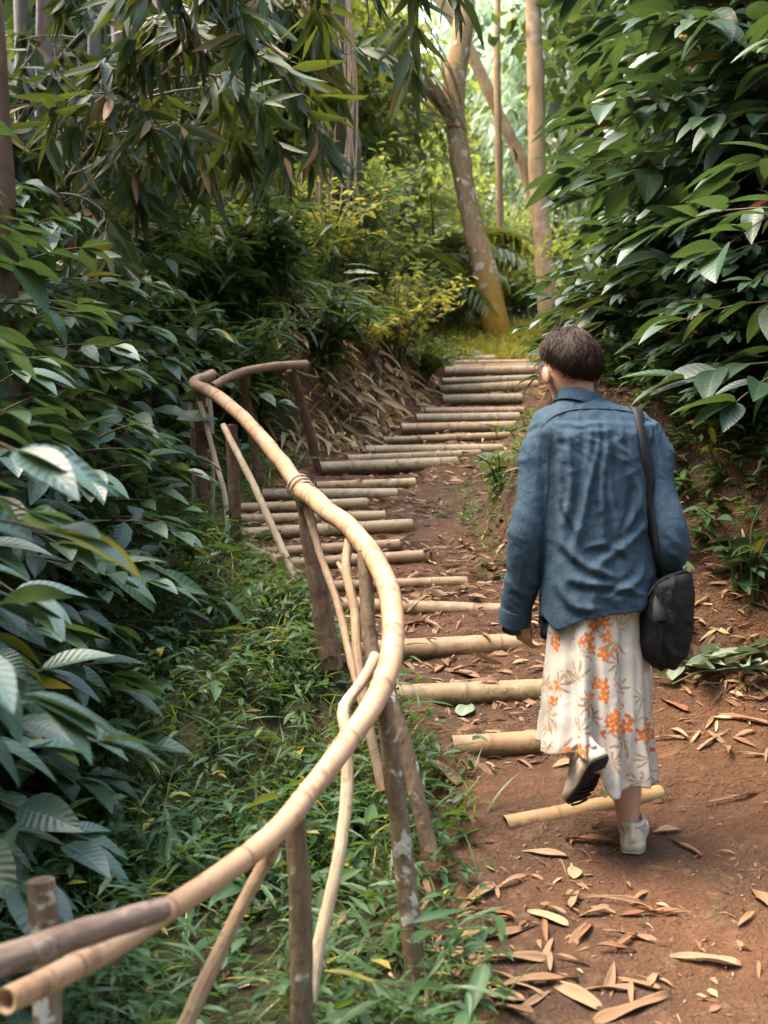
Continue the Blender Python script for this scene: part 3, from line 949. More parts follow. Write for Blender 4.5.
# ------------------------------------------------------------------ bamboo
def spray(st, lf, p0, d, L, rng, leafL=.27, tpl='bamboo', n=None, wr=1.3):
    """a hanging twig with alternating narrow leaves and a fan at its tip"""
    d = nrm(d)
    m = 9
    s = np.linspace(0, L, m)[:, None]
    path = p0 + d * s * .75 + np.array([0, 0, -1.0]) * (s ** 1.6) * .55 / max(L, .4) ** .6
    path = path + rng.normal(0, .008, (m, 3))
    tube(st, path, np.linspace(.005, .002, m), 4, cap=False)
    nn_ = max(3, int(L / .10))
    for f in np.linspace(.3, 1, nn_):
        i = min(m - 2, int(f * (m - 1)))
        c = path[i]
        T = nrm(path[i + 1] - path[i])
        k = int(rng.integers(3, 6)) if f < .99 else int(rng.integers(6, 11))
        side = nrm(np.cross(T, rng.normal(0, 1, 3)))
        sp = np.linspace(-1, 1, k) * rng.uniform(.5, 1.0) + rng.normal(0, .12, k)
        dd = T * .6 + np.array([0, 0, -.5]) + side * sp[:, None] * 1.35 + rng.normal(0, .16, (k, 3))
        leaves(lf, tpl, np.repeat(c[None], k, 0) + rng.normal(0, .01, (k, 3)), dd, np.cross(side, T) + rng.normal(0, .45, (k, 3)), leafL * rng.uniform(.6, 1.15, k), wr * rng.uniform(.8, 1.15, k), None, rng)


def bamboo_culm(label, pts, r0, r1, nspray, rng, tip=.35, leafL=.3, mat='culm_dark', lmat='bamboo_leaf', group=None, sL=(.3, .65), vs=2.6, bias=None):
    pts = np.array(pts, float)
    root = pts[0].copy()
    root[2] = gz(root[0], root[1])
    t = thing('bamboo', label, 'bamboo', root, group)
    path = spline(pts, 60)
    L = np.linalg.norm(np.diff(path, axis=0), axis=1).sum()
    rad = node_radius(np.linspace(0, L, 60), np.linspace(r0, r1, 60), vs, 0)
    st, lf, tw = MB(), MB(), MB()
    tube(st, path, rad, 10, rng.random(), vs)
    for k in range(nspray):
        f = tip + (1 - tip) * rng.random()
        i = int(f * 58)
        a = rng.random() * 2 * PI
        d = np.array([np.cos(a), np.sin(a), rng.uniform(-.3, .5)])
        if bias is not None: d = d + bias
        # main side branch, then two or three hanging sprays
        Lb = rng.uniform(.25, .9)
        bp = path[i] + nrm(d) * np.linspace(0, Lb, 6)[:, None] + np.array([0, 0, -.25]) * (np.linspace(0, Lb, 6)[:, None] ** 2)
        tube(tw, bp, np.linspace(.007, .004, 6), 4, cap=False)
        for j in range(3):
            q = bp[rng.integers(2, 6)]
            spray(tw, lf, q, d * .6 + rng.normal(0, .5, 3), rng.uniform(*sL), rng, leafL)
    st.join(tw)
    st.obj('culm', M[mat], t, loc=root)
    if nspray:
        lf.obj('foliage', M[lmat], t, loc=root)
    return t


rb = np.random.default_rng(21)
GB = 'bamboo on the upper left slope'
def at(px, py, d): return list(P(px, py, d))
bamboo_culm('arching bamboo culm whose leaves hang in front at the upper left', [(-3.4, 8.2, gz(-3.4, 8.2)), at(60, 190, 8.0), at(130, 105, 7.6), at(200, 52, 7.4), at(255, 40, 7.3), at(290, 60, 7.2)], .035, .012, 22, rb, .48, group=GB, mat='culm_brown')
bamboo_culm('second arching bamboo culm, a little farther back and higher', [(-3.6, 9.4, gz(-3.6, 9.4)), at(40, 90, 9.4), at(130, 0, 9.0), at(220, -45, 8.8), at(280, -30, 8.7), at(310, 20, 8.6)], .04, .012, 24, rb, .45, group=GB)
bamboo_culm('bamboo culm bending low across the middle of the upper left thicket', [(-3.2, 10.2, gz(-3.2, 10.2)), at(60, 190, 10.2), at(120, 130, 10.0), at(180, 105, 9.8), at(240, 110, 9.6)], .035, .012, 24, rb, .3, group=GB)
bamboo_culm('bamboo culm with leaf tufts hanging over the stairs at the top of the picture', [(-2.6, 6.0, gz(-2.6, 6.0)), at(-60, 60, 6.0), at(60, -90, 6.0), at(230, -110, 6.0), at(370, -90, 6.0), at(400, -40, 6.0)], .03, .01, 6, rb, .86, .28, group=GB)
bamboo_culm('thin bamboo culm drooping in front of the dark mossy trunk', [(-2.2, 11.4, gz(-2.2, 11.4)), at(150, 150, 11.4), at(220, 40, 11.2), at(290, 10, 11.0), at(325, 60, 10.8)], .03, .012, 12, rb, .3, group=GB)
for k, (px, d, r, m, lb) in enumerate([
    (45, 9.6, .075, 'culm_brown', 'thick brown sheathed bamboo culm at the far upper left'),
    (66, 10.4, .06, 'culm_dark', 'dark bamboo culm beside the thick brown one'),
    (98, 9.9, .06, 'culm_dark', 'dark bamboo culm standing third in the upper left stand'),
    (120, 10.6, .085, 'culm_brown', 'reddish brown bamboo culm in the middle of the upper left stand'),
    (146, 10.1, .055, 'culm_dark', 'slim dark bamboo culm right of the reddish brown one'),
    (172, 11.0, .06, 'culm_dark', 'rightmost dark bamboo culm of the upper left stand'),
    (20, 11.5, .07, 'culm_dark', 'bamboo culm hidden deep behind the others at the left edge')]):
    q = P(px, 300, d)
    b = [q[0], d, gz(q[0], d)]
    tp = P(px + rb.uniform(-14, 14), -160, d + .4)
    bamboo_culm(lb, [b, list((np.array(b) + tp) / 2 + [rb.uniform(-.05, .05), 0, 0]), list(tp), list(tp + np.array([.3, 0, 2.5]))], r, r * .7, 4, rb, .8, .3, m, group=GB, vs=2.2)

# ------------------------------------------------------------------ trees
def crown_mesh(rng, rx, rz, nclump, per, leafL, tpl='tree', clump=.5, flat=.6):
    lf = MB()
    c = rng.normal(0, 1, (nclump, 3))
    c = nrm(c) * (rng.random((nclump, 1)) ** .45) * np.array([rx, rx, rz])
    for q in c:
        p = q + rng.normal(0, clump * .5, (per, 3)) * np.array([1, 1, flat])
        d = rng.normal(0, 1, (per, 3)) + nrm(q) * .6 + np.array([0, 0, -.4])
        tint = np.clip(rng.random() * .7 + rng.random(per) * .3, 0, 1)
        leaves(lf, tpl, p, d, np.array([0, 0, 1.0]) + rng.normal(0, .5, (per, 3)), leafL * rng.uniform(.6, 1.2, per), 1.2, tint, rng)
    return lf, c


def limbs(mb, rng, top, centers, r, n):
    for q in centers[rng.choice(len(centers), min(n, len(centers)), replace=False)]:
        e = np.asarray(q)
        mid = (top + e) / 2 + np.array([0, 0, -.15]) * np.linalg.norm(e - top)
        tube(mb, spline(np.array([top, mid, e]), 8), np.linspace(r, r * .2, 8), 6, cap=False)


def trunk_tree(label, plist, radii, mat, crown, lmat, cat='tree', extra=None, seg=14):
    """a tree whose trunk runs through plist; crown = (rx, rz, clumps, per, leafL)"""
    pts = np.array([np.append(P(*q), r) for q, r in zip(plist, radii)])
    root = pts[0, :3].copy()
    gy = gz(root[0], root[1])
    pts[0, 2] = min(pts[0, 2], gy - .1)
    root[2] = gy
    t = thing('tree', label, cat, root, None)
    n = 90
    s = spline(pts, n)
    mb = MB()
    tube(mb, s[:, :3], s[:, 3], seg, bump=lambda v: np.interp(v[:, 2], [-99, 99], [1, 1]) * s[:, 3].mean() * .22 * fbm(v * 2.2, 3, 4) + s[:, 3].mean() * .06 * fbm(v * 9, 2, 14))
    top = s[-1, :3]
    rng = np.random.default_rng(int(abs(plist[0][0]) * 7))
    if crown:
        lf, c = crown_mesh(rng, *crown)
        cv = top + np.array([0, 0, crown[1] * .55])
        lm = MB()
        limbs(lm, rng, np.zeros(3), c + cv - top, s[-1, 3] * .6, 10)
        mb.join(lm, Matrix.Translation(Vector(top)))
        cm = MB().join(lf, Matrix.Translation(Vector(cv)))
    mb.obj('trunk', M[mat], t, loc=root)
    if crown:
        cm.obj('crown', M[lmat], t, loc=root)
    if extra: extra(t, root, s)
    return t


def stump_limb(t, root, s):
    mb = MB()
    pts = np.array([P(458, 128, 17.1), P(446, 108, 16.9), P(425, 85, 16.6), P(404, 66, 16.3)])
    tube(mb, spline(pts, 20), np.linspace(.1, .03, 20), 8, bump=lambda v: .02 * fbm(v * 6, 2, 3))
    mb.obj('limb', M['trunk_tan'], t, loc=root)
    rt = MB()
    rng = np.random.default_rng(5)
    for k in range(26):
        a = P(458 + rng.normal(0, 4), 126 + rng.normal(0, 6), 17 + rng.normal(0, .1))
        b = P(410 + rng.normal(0, 14), 52 + rng.normal(0, 16), 16.4 + rng.normal(0, .2))
        m = (a + b) / 2 + rng.normal(0, .12, 3)
        tube(rt, spline(np.array([a, m, b]), 10), .011, 4, cap=False)
    rt.obj('aerial_roots', M['stick_brown'], t, loc=root)


trunk_tree('leaning tree with lichen patches and orange moss at its base above the stairs', [(499, 325, 17.0), (488, 285, 17.0), (473, 225, 17.0), (459, 150, 17.0), (454, 90, 17.0), (464, 20, 17.0), (470, -90, 17.0), (478, -260, 17.0)],
           [.19, .16, .14, .13, .14, .13, .115, .1], 'trunk_lichen', (1.6, 1.2, 14, 40, .24), 'lime', extra=stump_limb, seg=20)
trunk_tree('thin tree leaning left behind the lichen trunk', [(556, 262, 21.0), (531, 190, 21.0), (497, 110, 21.0), (462, 35, 21.0), (425, -25, 21.0), (380, -130, 21)],
           [.1, .1, .095, .09, .085, .075], 'trunk_tan', (1.6, 1.2, 12, 40, .24), 'lime')
trunk_tree('slim upright tree with a smooth tan trunk right of the lichen trunk', [(549, 292, 16.0), (544, 250, 16.0), (538, 180, 16.0), (536, 90, 16.0), (533, 0, 16.0), (530, -150, 16.0), (528, -330, 16)],
           [.125, .11, .105, .1, .1, .09, .07], 'trunk_tan', (1.6, 1.2, 12, 40, .24), 'lime')
trunk_tree('slender dark tree between the leaning and the upright trunk', [(499, 300, 20.0), (500, 220, 20.0), (498, 120, 20.0), (497, 40, 20.0), (500, -60, 20)],
           [.065, .06, .055, .05, .04], 'trunk_tan', (1.2, 1.0, 12, 40, .2), 'forest_dark')


def hang_roots(t, root, s):
    rt = MB()
    rng = np.random.default_rng(6)
    for k in range(22):
        px = rng.uniform(308, 352)
        a = P(px, -30 + rng.uniform(0, 60), 11.6 + rng.uniform(0, .4))
        b = P(px + rng.normal(0, 8), rng.uniform(120, 250), 11.6 + rng.uniform(0, .4))
        m = (a + b) / 2 + rng.normal(0, .06, 3)
        tube(rt, spline(np.array([a, m, b]), 12), .008, 4, cap=False)
    rt.obj('aerial_roots', M['stick_brown'], t, loc=root)


trunk_tree('dark mossy tree with hanging roots behind the bamboo leaves', [(356, 275, 12.6), (345, 200, 12.6), (336, 110, 12.4), (325, 20, 12.3), (312, -80, 12.2), (300, -200, 12.2)],
           [.24, .21, .2, .2, .19, .15], 'trunk_dark', (1.2, .8, 8, 30, .2), 'forest_dark', extra=hang_roots)
trunk_tree('rough brown tree at the left edge rising behind the shrubs', [(6, 420, 5.6), (2, 250, 5.6), (-4, 130, 5.6), (-8, 60, 5.6), (-16, -90, 5.6), (-24, -330, 5.6)],
           [.075, .07, .062, .06, .06, .05], 'culm_brown', None, 'forest_dark')
trunk_tree('grey tree glimpsed through the palm fronds left of the lichen trunk', [(418, 300, 22.0), (414, 210, 22.0), (408, 110, 22.0), (400, 0, 22.0), (396, -90, 22)],
           [.13, .12, .11, .1, .08], 'trunk_far', (1.8, 1.4, 16, 40, .22), 'lime')

# far wood: crowns and trunks shared by copies
rt_ = np.random.default_rng(31)
PROTO = []
for k, (lm, rx, rz, ncl, per, L) in enumerate([('forest', 2.2, 2.8, 100, 46, .26), ('lime', 1.9, 2.2, 90, 42, .24), ('forest_dark', 2.4, 3.2, 110, 46, .26), ('lime', 2.4, 3.0, 100, 42, .28)]):
    lf, c = crown_mesh(rt_, rx, rz, ncl, per, L, clump=.7)
    cz = rz * 1.15
    lfm = MB().join(lf, Matrix.Translation((0, 0, cz)))
    tm = MB()
    tube(tm, spline(np.array([[0, 0, -.4], [.05, .05, cz * .5], [0, 0, cz]]), 14), np.linspace(.16, .09, 14), 8)
    limbs(tm, rt_, np.array([0, 0, cz * .6]), c + [0, 0, cz], .06, 12)
    PROTO.append((lfm.mesh('crown'), tm.mesh('trunk'), lm))
for me_l, me_t, lm in PROTO:
    me_l.materials.append(M[lm]); me_t.materials.append(M['trunk_far'])
LBL = ['mid green bushy tree in the wood behind the stairs', 'small yellow green tree in the wood behind the stairs', 'dark green tree in the wood behind the stairs', 'tall lime green tree in the wood behind the stairs']


def far_tree(k, x, y, sc, rot):
    t = thing('forest_tree', LBL[k], 'tree', (x, y, gz(x, y)), 'trees of the wood behind the stairs')
    t.rotation_euler = (0, 0, rot)
    t.scale = (sc, sc, sc * 1.1)
    for nm, me in (('trunk', PROTO[k][1]), ('crown', PROTO[k][0])):
        o = bpy.data.objects.new(nm, me)
        C.objects.link(o)
        o.parent = t


for (px, d, k, sc) in [(310, 17, 0, .7), (350, 20, 1, .8), (395, 24, 1, .7), (430, 27, 3, .55), (372, 29, 1, .75), (335, 26, 3, .8), (285, 19, 3, .8), (235, 18, 1, 1.0), (190, 17, 3, .8), (150, 20, 0, 1.1), (110, 15, 2, 1.0), (60, 17, 0, 1.2),
                       (455, 33, 1, .7), (405, 37, 3, .9), (350, 38, 3, 1.1), (290, 32, 0, 1.4), (515, 30, 1, .5), (655, 24, 2, .8), (690, 19, 2, 1.0), (740, 16, 2, 1.0), (760, 24, 0, 1.3), (650, 33, 0, .9), (700, 34, 2, 1.5),
                       (430, 46, 1, 1.1), (340, 48, 3, 1.3), (230, 40, 0, 1.8), (120, 34, 2, 2.0), (480, 50, 3, 1.0)]:
    far_tree(k, (px - 384) / F * d, d, sc, rt_.random() * 6)

# unseen trees added behind the viewpoint and beside the path to cut low light
for (x, y, k, sc) in [(-4.5, 1, 0, .9), (-5, -2, 2, 1.1), (-3, -5, 0, 1.2), (0, -7, 2, 1.3), (3.5, -5, 3, 1.2), (5, -1.5, 0, 1.1), (5, 2, 2, 1.0), (-6, 4, 2, 1.2), (5.5, 5.5, 0, 1.2), (-6.5, 8, 2, 1.4), (6, 9.5, 2, 1.3), (-2, -9, 2, 1.8), (4, -10, 2, 1.8), (8, -5, 2, 1.8), (-8, -5, 2, 1.8)]:
    far_tree(k, x, y, sc, rt_.random() * 6)

# bamboo on the slope beyond, its sunlit paleness put into the leaf colour
def pale_bamboo_mesh(rng):
    st, lf = MB(), MB()
    for k in range(16):
        a = rng.random() * 2 * PI
        d = np.array([np.cos(a), np.sin(a), 0])
        h = rng.uniform(5, 8.5)
        out = rng.uniform(.8, 3.0)
        path = spline(np.array([d * .3, d * out * .25 + [0, 0, h * .6], d * out * .75 + [0, 0, h * .95], d * out * 1.2 + [0, 0, h * .85]]), 24)
        tube(st, path, np.linspace(.05, .012, 24), 5)
        for j in range(30):
            q = path[rng.integers(6, 24)]
            n = 11
            p = q + rng.normal(0, .35, (n, 3))
            dd = rng.normal(0, .5, (n, 3)) + np.array([0, 0, -1.0]) + d * .3
            leaves(lf, 'bamboo', p, dd, rng.normal(0, 1, (n, 3)), .62 * rng.uniform(.6, 1.2, n), 1.3, None, rng)
    a, b = st.mesh('culms'), lf.mesh('foliage')
    a.materials.append(M['stem_green']); b.materials.append(M['pale'])
    return a, b


PB = [pale_bamboo_mesh(rt_) for _ in range(2)]
for k, (px, d, sc) in enumerate([(560, 38, 1.0), (600, 36, .9), (640, 40, 1.0), (585, 45, 1.2), (530, 44, 1.1), (625, 48, 1.3), (680, 44, 1.2), (570, 54, 1.3), (510, 54, 1.3), (610, 58, 1.4), (660, 56, 1.4), (550, 64, 1.4)]):
    x = (px - 384) / F * d
    t = thing('pale_bamboo', 'pale feathery bamboo clump on the bright slope far beyond the trunks', 'bamboo', (x, d, gz(x, d)), 'pale bamboo on the far slope')
    t.rotation_euler = (0, 0, k * 1.3)
    t.scale = (sc,) * 3
    for nm, me in zip(('culms', 'foliage'), PB[k % 2]):
        o = bpy.data.objects.new(nm, me)
        C.objects.link(o)
        o.parent = t

# palm with feathered fronds left of the lichen trunk
def palm(label, x, y, n, L, h, seed):
    rng = np.random.default_rng(seed)
    root = np.array([x, y, gz(x, y)])
    t = thing('palm', label, 'palm', root, 'palms in the wood')
    tm = MB()
    tube(tm, spline(np.array([[0, 0, -.2], [.03, 0, h * .5], [0, .03, h]]), 8), np.linspace(.09, .06, 8), 8)
    tm.obj('trunk', M['trunk_far'], t)
    for k in range(n):
        a = k * 2.4 + rng.normal(0, .2)
        d = np.array([np.cos(a), np.sin(a), 0])
        s = np.linspace(0, L, 22)[:, None]
        el = rng.uniform(.6, 1.4)
        p = np.array([0, 0, h]) + d * s * .85 + np.array([0, 0, 1]) * (el * s - (.42 + el * .18) / L * 1.6 * s ** 2)
        fr = MB()
        tube(fr, p, np.linspace(.02, .005, 22), 5)
        side = np.array([-d[1], d[0], 0])
        for sg in (-1, 1):
            q = np.repeat(p[3:], 2, 0)
            T = nrm(np.gradient(p, axis=0))[3:]
            T = np.repeat(T, 2, 0)
            dd = side * sg + T * .55 + np.array([0, 0, -.25]) + rng.normal(0, .06, (len(q), 3))
            sz = np.sin(np.linspace(.5, PI - .25, len(q)))
            leaves(fr, 'bamboo', q + rng.normal(0, .01, q.shape), dd, np.array([0, 0, 1.0]), (.15 + .42 * sz), .8, None, rng)
        fr.obj('frond', M['forest'], t)


palm('feather leaved palm left of the lichen trunk', .75, 19.0, 13, 2.3, .8, 3)
palm('smaller feather leaved palm farther left, behind the yellow bushes', .1, 17.5, 11, 1.8, .5, 4)

# understory bushes around the head of the stairs
BU = []
for k, m in enumerate(['forest', 'lime', 'forest_dark']):
    st, lf = lance_plant(rt_, 1.3, .9, 34, .17, 'coffee_far', 14, 1.3)
    a, b = st.mesh('stem'), lf.mesh('foliage')
    a.materials.append(M['stem_green']); b.materials.append(M[m])
    BU.append((a, b))
BL = ['leafy green bush in the undergrowth behind the stairs', 'yellow green bush in the undergrowth behind the stairs', 'dark bush in the undergrowth behind the stairs']
for (px, d, k, sc) in [(400, 15.5, 1, .8), (440, 18.2, 0, .9), (455, 17.0, 1, .55), (420, 17.2, 0, .9), (385, 17, 2, 1.0), (365, 15, 0, .9), (520, 18.5, 1, .8), (545, 17.5, 0, .7), (570, 16.5, 1, .8), (560, 19.5, 1, .9), (590, 15, 0, .9), (530, 21, 0, 1.0), (480, 20, 0, 1.0), (450, 21, 2, 1.2),
                       (345, 13.6, 1, .9), (320, 14.2, 0, 1.0), (300, 12.6, 0, 1.0), (270, 13, 1, 1.0), (240, 12, 1, 1.0), (210, 11.4, 2, 1.0), (470, 23, 1, 1.2), (510, 24, 0, 1.2), (555, 24, 1, 1.2), (600, 22, 0, 1.2), (410, 22, 1, 1.2), (370, 21, 0, 1.3), (150, 12, 2, 1.1), (90, 11.8, 2, 1.1), (610, 17, 2, 1.0), (650, 14, 2, 1.1), (700, 12.5, 2, 1.1)]:
    x = (px - 384) / F * d
    t = thing('bush', BL[k], 'bush', (x, d, gz(x, d)), 'bushes of the undergrowth behind the stairs')
    t.rotation_euler = (0, 0, rt_.random() * 6)
    t.scale = (sc,) * 3
    for nm, me in zip(('stem', 'foliage'), BU[k]):
        o = bpy.data.objects.new(nm, me)
        C.objects.link(o)
        o.parent = t

# ------------------------------------------------------------------ ground cover (stuff)
rc = np.random.default_rng(41)


def herbs(mb, x, y, hmin, hmax, leafL, tpl='herblance', n=(4, 8), lean=.5):
    z = ground_z(x, y)
    N = len(x)
    h = rc.uniform(hmin, hmax, N)
    a = rc.random(N) * 2 * PI
    ln = rc.uniform(0, lean, N)
    top = np.stack([np.cos(a) * ln * h, np.sin(a) * ln * h, h], 1)
    base = np.stack([x, y, z - .01], 1)
    k = n[1]
    f = rc.uniform(.25, 1, (N, k))
    keep = rc.random((N, k)) < rc.uniform(.5, 1, (N, 1))
    p = base[:, None] + top[:, None] * f[..., None]
    aa = rc.random((N, k)) * 2 * PI
    d = np.stack([np.cos(aa), np.sin(aa), rc.normal(.15, .35, (N, k))], -1)
    L = leafL * rc.uniform(.5, 1.15, (N, k))
    patch = np.clip(.5 + .5 * fbm(np.stack([x, y, x * 0], 1) * 1.1, 2, 77), 0, 1)
    rn = np.clip(patch[:, None] * .7 + rc.random((N, k)) * .4, 0, .999)
    leaves(mb, tpl, p[keep], d[keep], np.array([0, 0, 1.0]) + rc.normal(0, .3, (keep.sum(), 3)), L[keep], rc.uniform(.6, 1.1, keep.sum()), rn[keep], rc)
    # stems as thin blades
    leaves(mb, 'blade', base, top, rc.normal(0, 1, (N, 3)), h * 1.02, .25, rc.random(N), rc)


def region(n, x0, x1, y0, y1, dens):
    x = rc.uniform(x0, x1, n); y = rc.uniform(y0, y1, n)
    k = rc.random(n) < dens(x, y)
    return x[k], y[k]


def left_d(x, y):
    u = np.interp(y, XLY, XLX) - x
    patch = np.clip(.62 + 1.0 * fbm(np.stack([x, y, x * 0], 1) * 2.6, 2, 3), .32, 1)
    return np.clip(ss(-.12, .3, u) * patch, 0, 1) * (1 - ss(9, 9.6, y))


hm = MB()
x, y = region(5200, -3.0, .5, 2.2, 5.2, left_d)
herbs(hm, x, y, .06, .24, .066)
x, y = region(3800, -2.6, 0, 4.8, 9.3, left_d)
herbs(hm, x, y, .05, .2, .065)
x, y = region(1000, -3.0, .2, 2.4, 5, left_d)
herbs(hm, x, y, .12, .34, .13, 'lance', (4, 7))
x, y = region(2600, -3, -.2, 9, 12, lambda x, y: ss(.5, 1.0, np.interp(y, XLY, XLX) - x))
herbs(hm, x, y, .1, .35, .1)
x, y = region(420, -2.4, .3, 2.6, 6.5, left_d)
herbs(hm, x, y, .1, .3, .12, 'coffee_far', (3, 6))
tag(hm.obj('herb_undergrowth', M['herb']), 'dense low green herbs covering the ground left of the handrail', 'undergrowth', kind='stuff')

gm = MB()


def grass(mb, x, y, L0, L1, w=1.0, up=1.1):
    z = ground_z(x, y)
    N = len(x)
    a = rc.random(N) * 2 * PI
    d = np.stack([np.cos(a), np.sin(a), rc.uniform(.5, 2.2, N) * up], 1)
    leaves(mb, 'blade', np.stack([x, y, z - .01], 1), d, np.array([0, 0, 1.0]) + rc.normal(0, .2, (N, 3)), rc.uniform(L0, L1, N), w, None, rc)


x, y = region(17000, -2.5, .45, 2.3, 9.2, left_d)
grass(gm, x, y, .06, .2)
tag(gm.obj('grass', M['grass']), 'short green grass mixed with moss along the left of the stairs', 'grass', kind='stuff')

# right bank growth
rm = MB()


def right_d(x, y):
    v = x - np.interp(y, XRY, XRX)
    patch = .6 + .9 * fbm(np.stack([x, y, x * 0], 1) * 1.6, 2, 8)
    return np.clip(ss(.1, .6, v) * patch, 0, 1)


x, y = region(8000, .5, 3.2, 4.9, 9, lambda x, y: right_d(x - .28 * ss(5.8, 6.5, y), y))
herbs(rm, x, y, .06, .3, .09)
x, y = region(1200, .6, 3, 8, 15, lambda x, y: right_d(x - .25, y))
herbs(rm, x, y, .06, .3, .1)
x, y = region(260, .3, .9, 6.0, 8.3, lambda x, y: .7 * ss(-.25, 0, x - np.interp(y, XRY, XRX)))
herbs(rm, x, y, .04, .14, .05)
x, y = region(500, .45, 2.2, 3.2, 6, lambda x, y: np.clip(fbm(np.stack([x, y, x * 0], 1) * 2.5, 2, 18) * 1.3 - .25, 0, 1))
herbs(rm, x, y, .03, .08, .035)
tag(rm.obj('bank_undergrowth', M['herb']), 'dark leafy undergrowth on the earth bank behind the walker', 'undergrowth', kind='stuff')

mm = MB()
x, y = region(11000, .0, 3.0, 14.8, 19, lambda x, y: np.ones_like(x) * .8)
grass(mm, x, y, .06, .22, 1.6)
x, y = region(1200, -.7, .4, 9.4, 14, lambda x, y: .8 * ss(-.1, .3, np.interp(y, XLY, XLX) - x))
grass(mm, x, y, .06, .22, 1.3)
x, y = region(900, .5, 1.3, 6.2, 11, lambda x, y: .4 * ss(-.15, .1, x - np.interp(y, XRY, XRX)))
grass(mm, x, y, .05, .16, 1.0)
tag(mm.obj('moss_mound_grass', M['mossy']), 'yellow green mossy grass on the mound at the head of the stairs', 'grass', kind='stuff')

# ------------------------------------------------------------------ dry leaves and sheaths
rl = np.random.default_rng(51)


def curl_leaf(rng, L, W, curl, bend, kind='sheath'):
    """dry curled bamboo sheath, lying along +Y, with thickness"""
    nv, nu = 12, 6
    t = np.linspace(0, 1, nv + 1)
    if kind == 'sheath':
        w = np.clip(np.minimum(1, t * 5 + .35) * (1 - t ** 3), .04, 1)
    else:
        w = np.maximum(np.sin(PI * t ** .8) ** .8, .04)
    u = np.linspace(-1, 1, nu + 1)
    U, T = np.meshgrid(u, t)
    ang = U * curl
    rad = W / max(curl, .2)
    x = np.sin(ang) * rad * w[:, None]
    z = (1 - np.cos(ang)) * rad * w[:, None] + bend * L * np.sin(PI * T) + .02 * L * np.sin(7 * T + rng.random() * 6) * U + rng.uniform(-.05, .05) * L * T * U
    x = x + rng.uniform(-.1, .1) * L * T ** 2
    v = np.stack([x, (T - .5) * L, z], -1).reshape(-1, 3)
    lo = v - np.array([0, 0, .0012])
    m = nu + 1
    i = (np.arange(nv)[:, None] * m + np.arange(nu)[None]).ravel()
    q = np.stack([i, i + 1, i + m + 1, i + m], 1)
    K = len(v)
    q2 = q[:, ::-1] + K
    rn = rng.random()
    lc = np.stack([U.ravel(), T.ravel(), np.full(K, rn)], 1)
    edge = []
    per = [j for j in range(m)] + [j * m + m - 1 for j in range(1, nv + 1)] + [nv * m + j for j in range(m - 2, -1, -1)] + [j * m for j in range(nv - 1, 0, -1)]
    for a, b in zip(per, per[1:] + per[:1]):
        edge.append((b, a, a + K, b + K))
    mb = MB()
    mb.add(np.vstack([v, lo]), np.vstack([q, q2, np.array(edge)]), None, np.vstack([lc, lc]))
    return mb


def ground_frame(x, y, rot, tilt=0.0):
    e = .04
    z = gz(x, y)
    nx = -(gz(x + e, y) - gz(x - e, y)) / (2 * e)
    ny = -(gz(x, y + e) - gz(x, y - e)) / (2 * e)
    n = Vector((nx * .8, ny * .8, 1)).normalized()
    t = Vector((math.cos(rot), math.sin(rot), 0))
    t = (t - n * t.dot(n)).normalized()
    xx = t.cross(n)
    m = Matrix((xx, t, n)).transposed().to_4x4()
    m.translation = Vector((x, y, z + .006))
    return m


def surf(px, py):
    """walk along the view ray until it meets the ground: where that pixel's ground is"""
    d = np.linspace(2.5, 20, 1600)
    x = (px - 384) / F * d
    z = H + (HY - py) / F * d
    g = ground_z(x, d)
    k = np.argmax(z < g)
    return x[k], d[k]


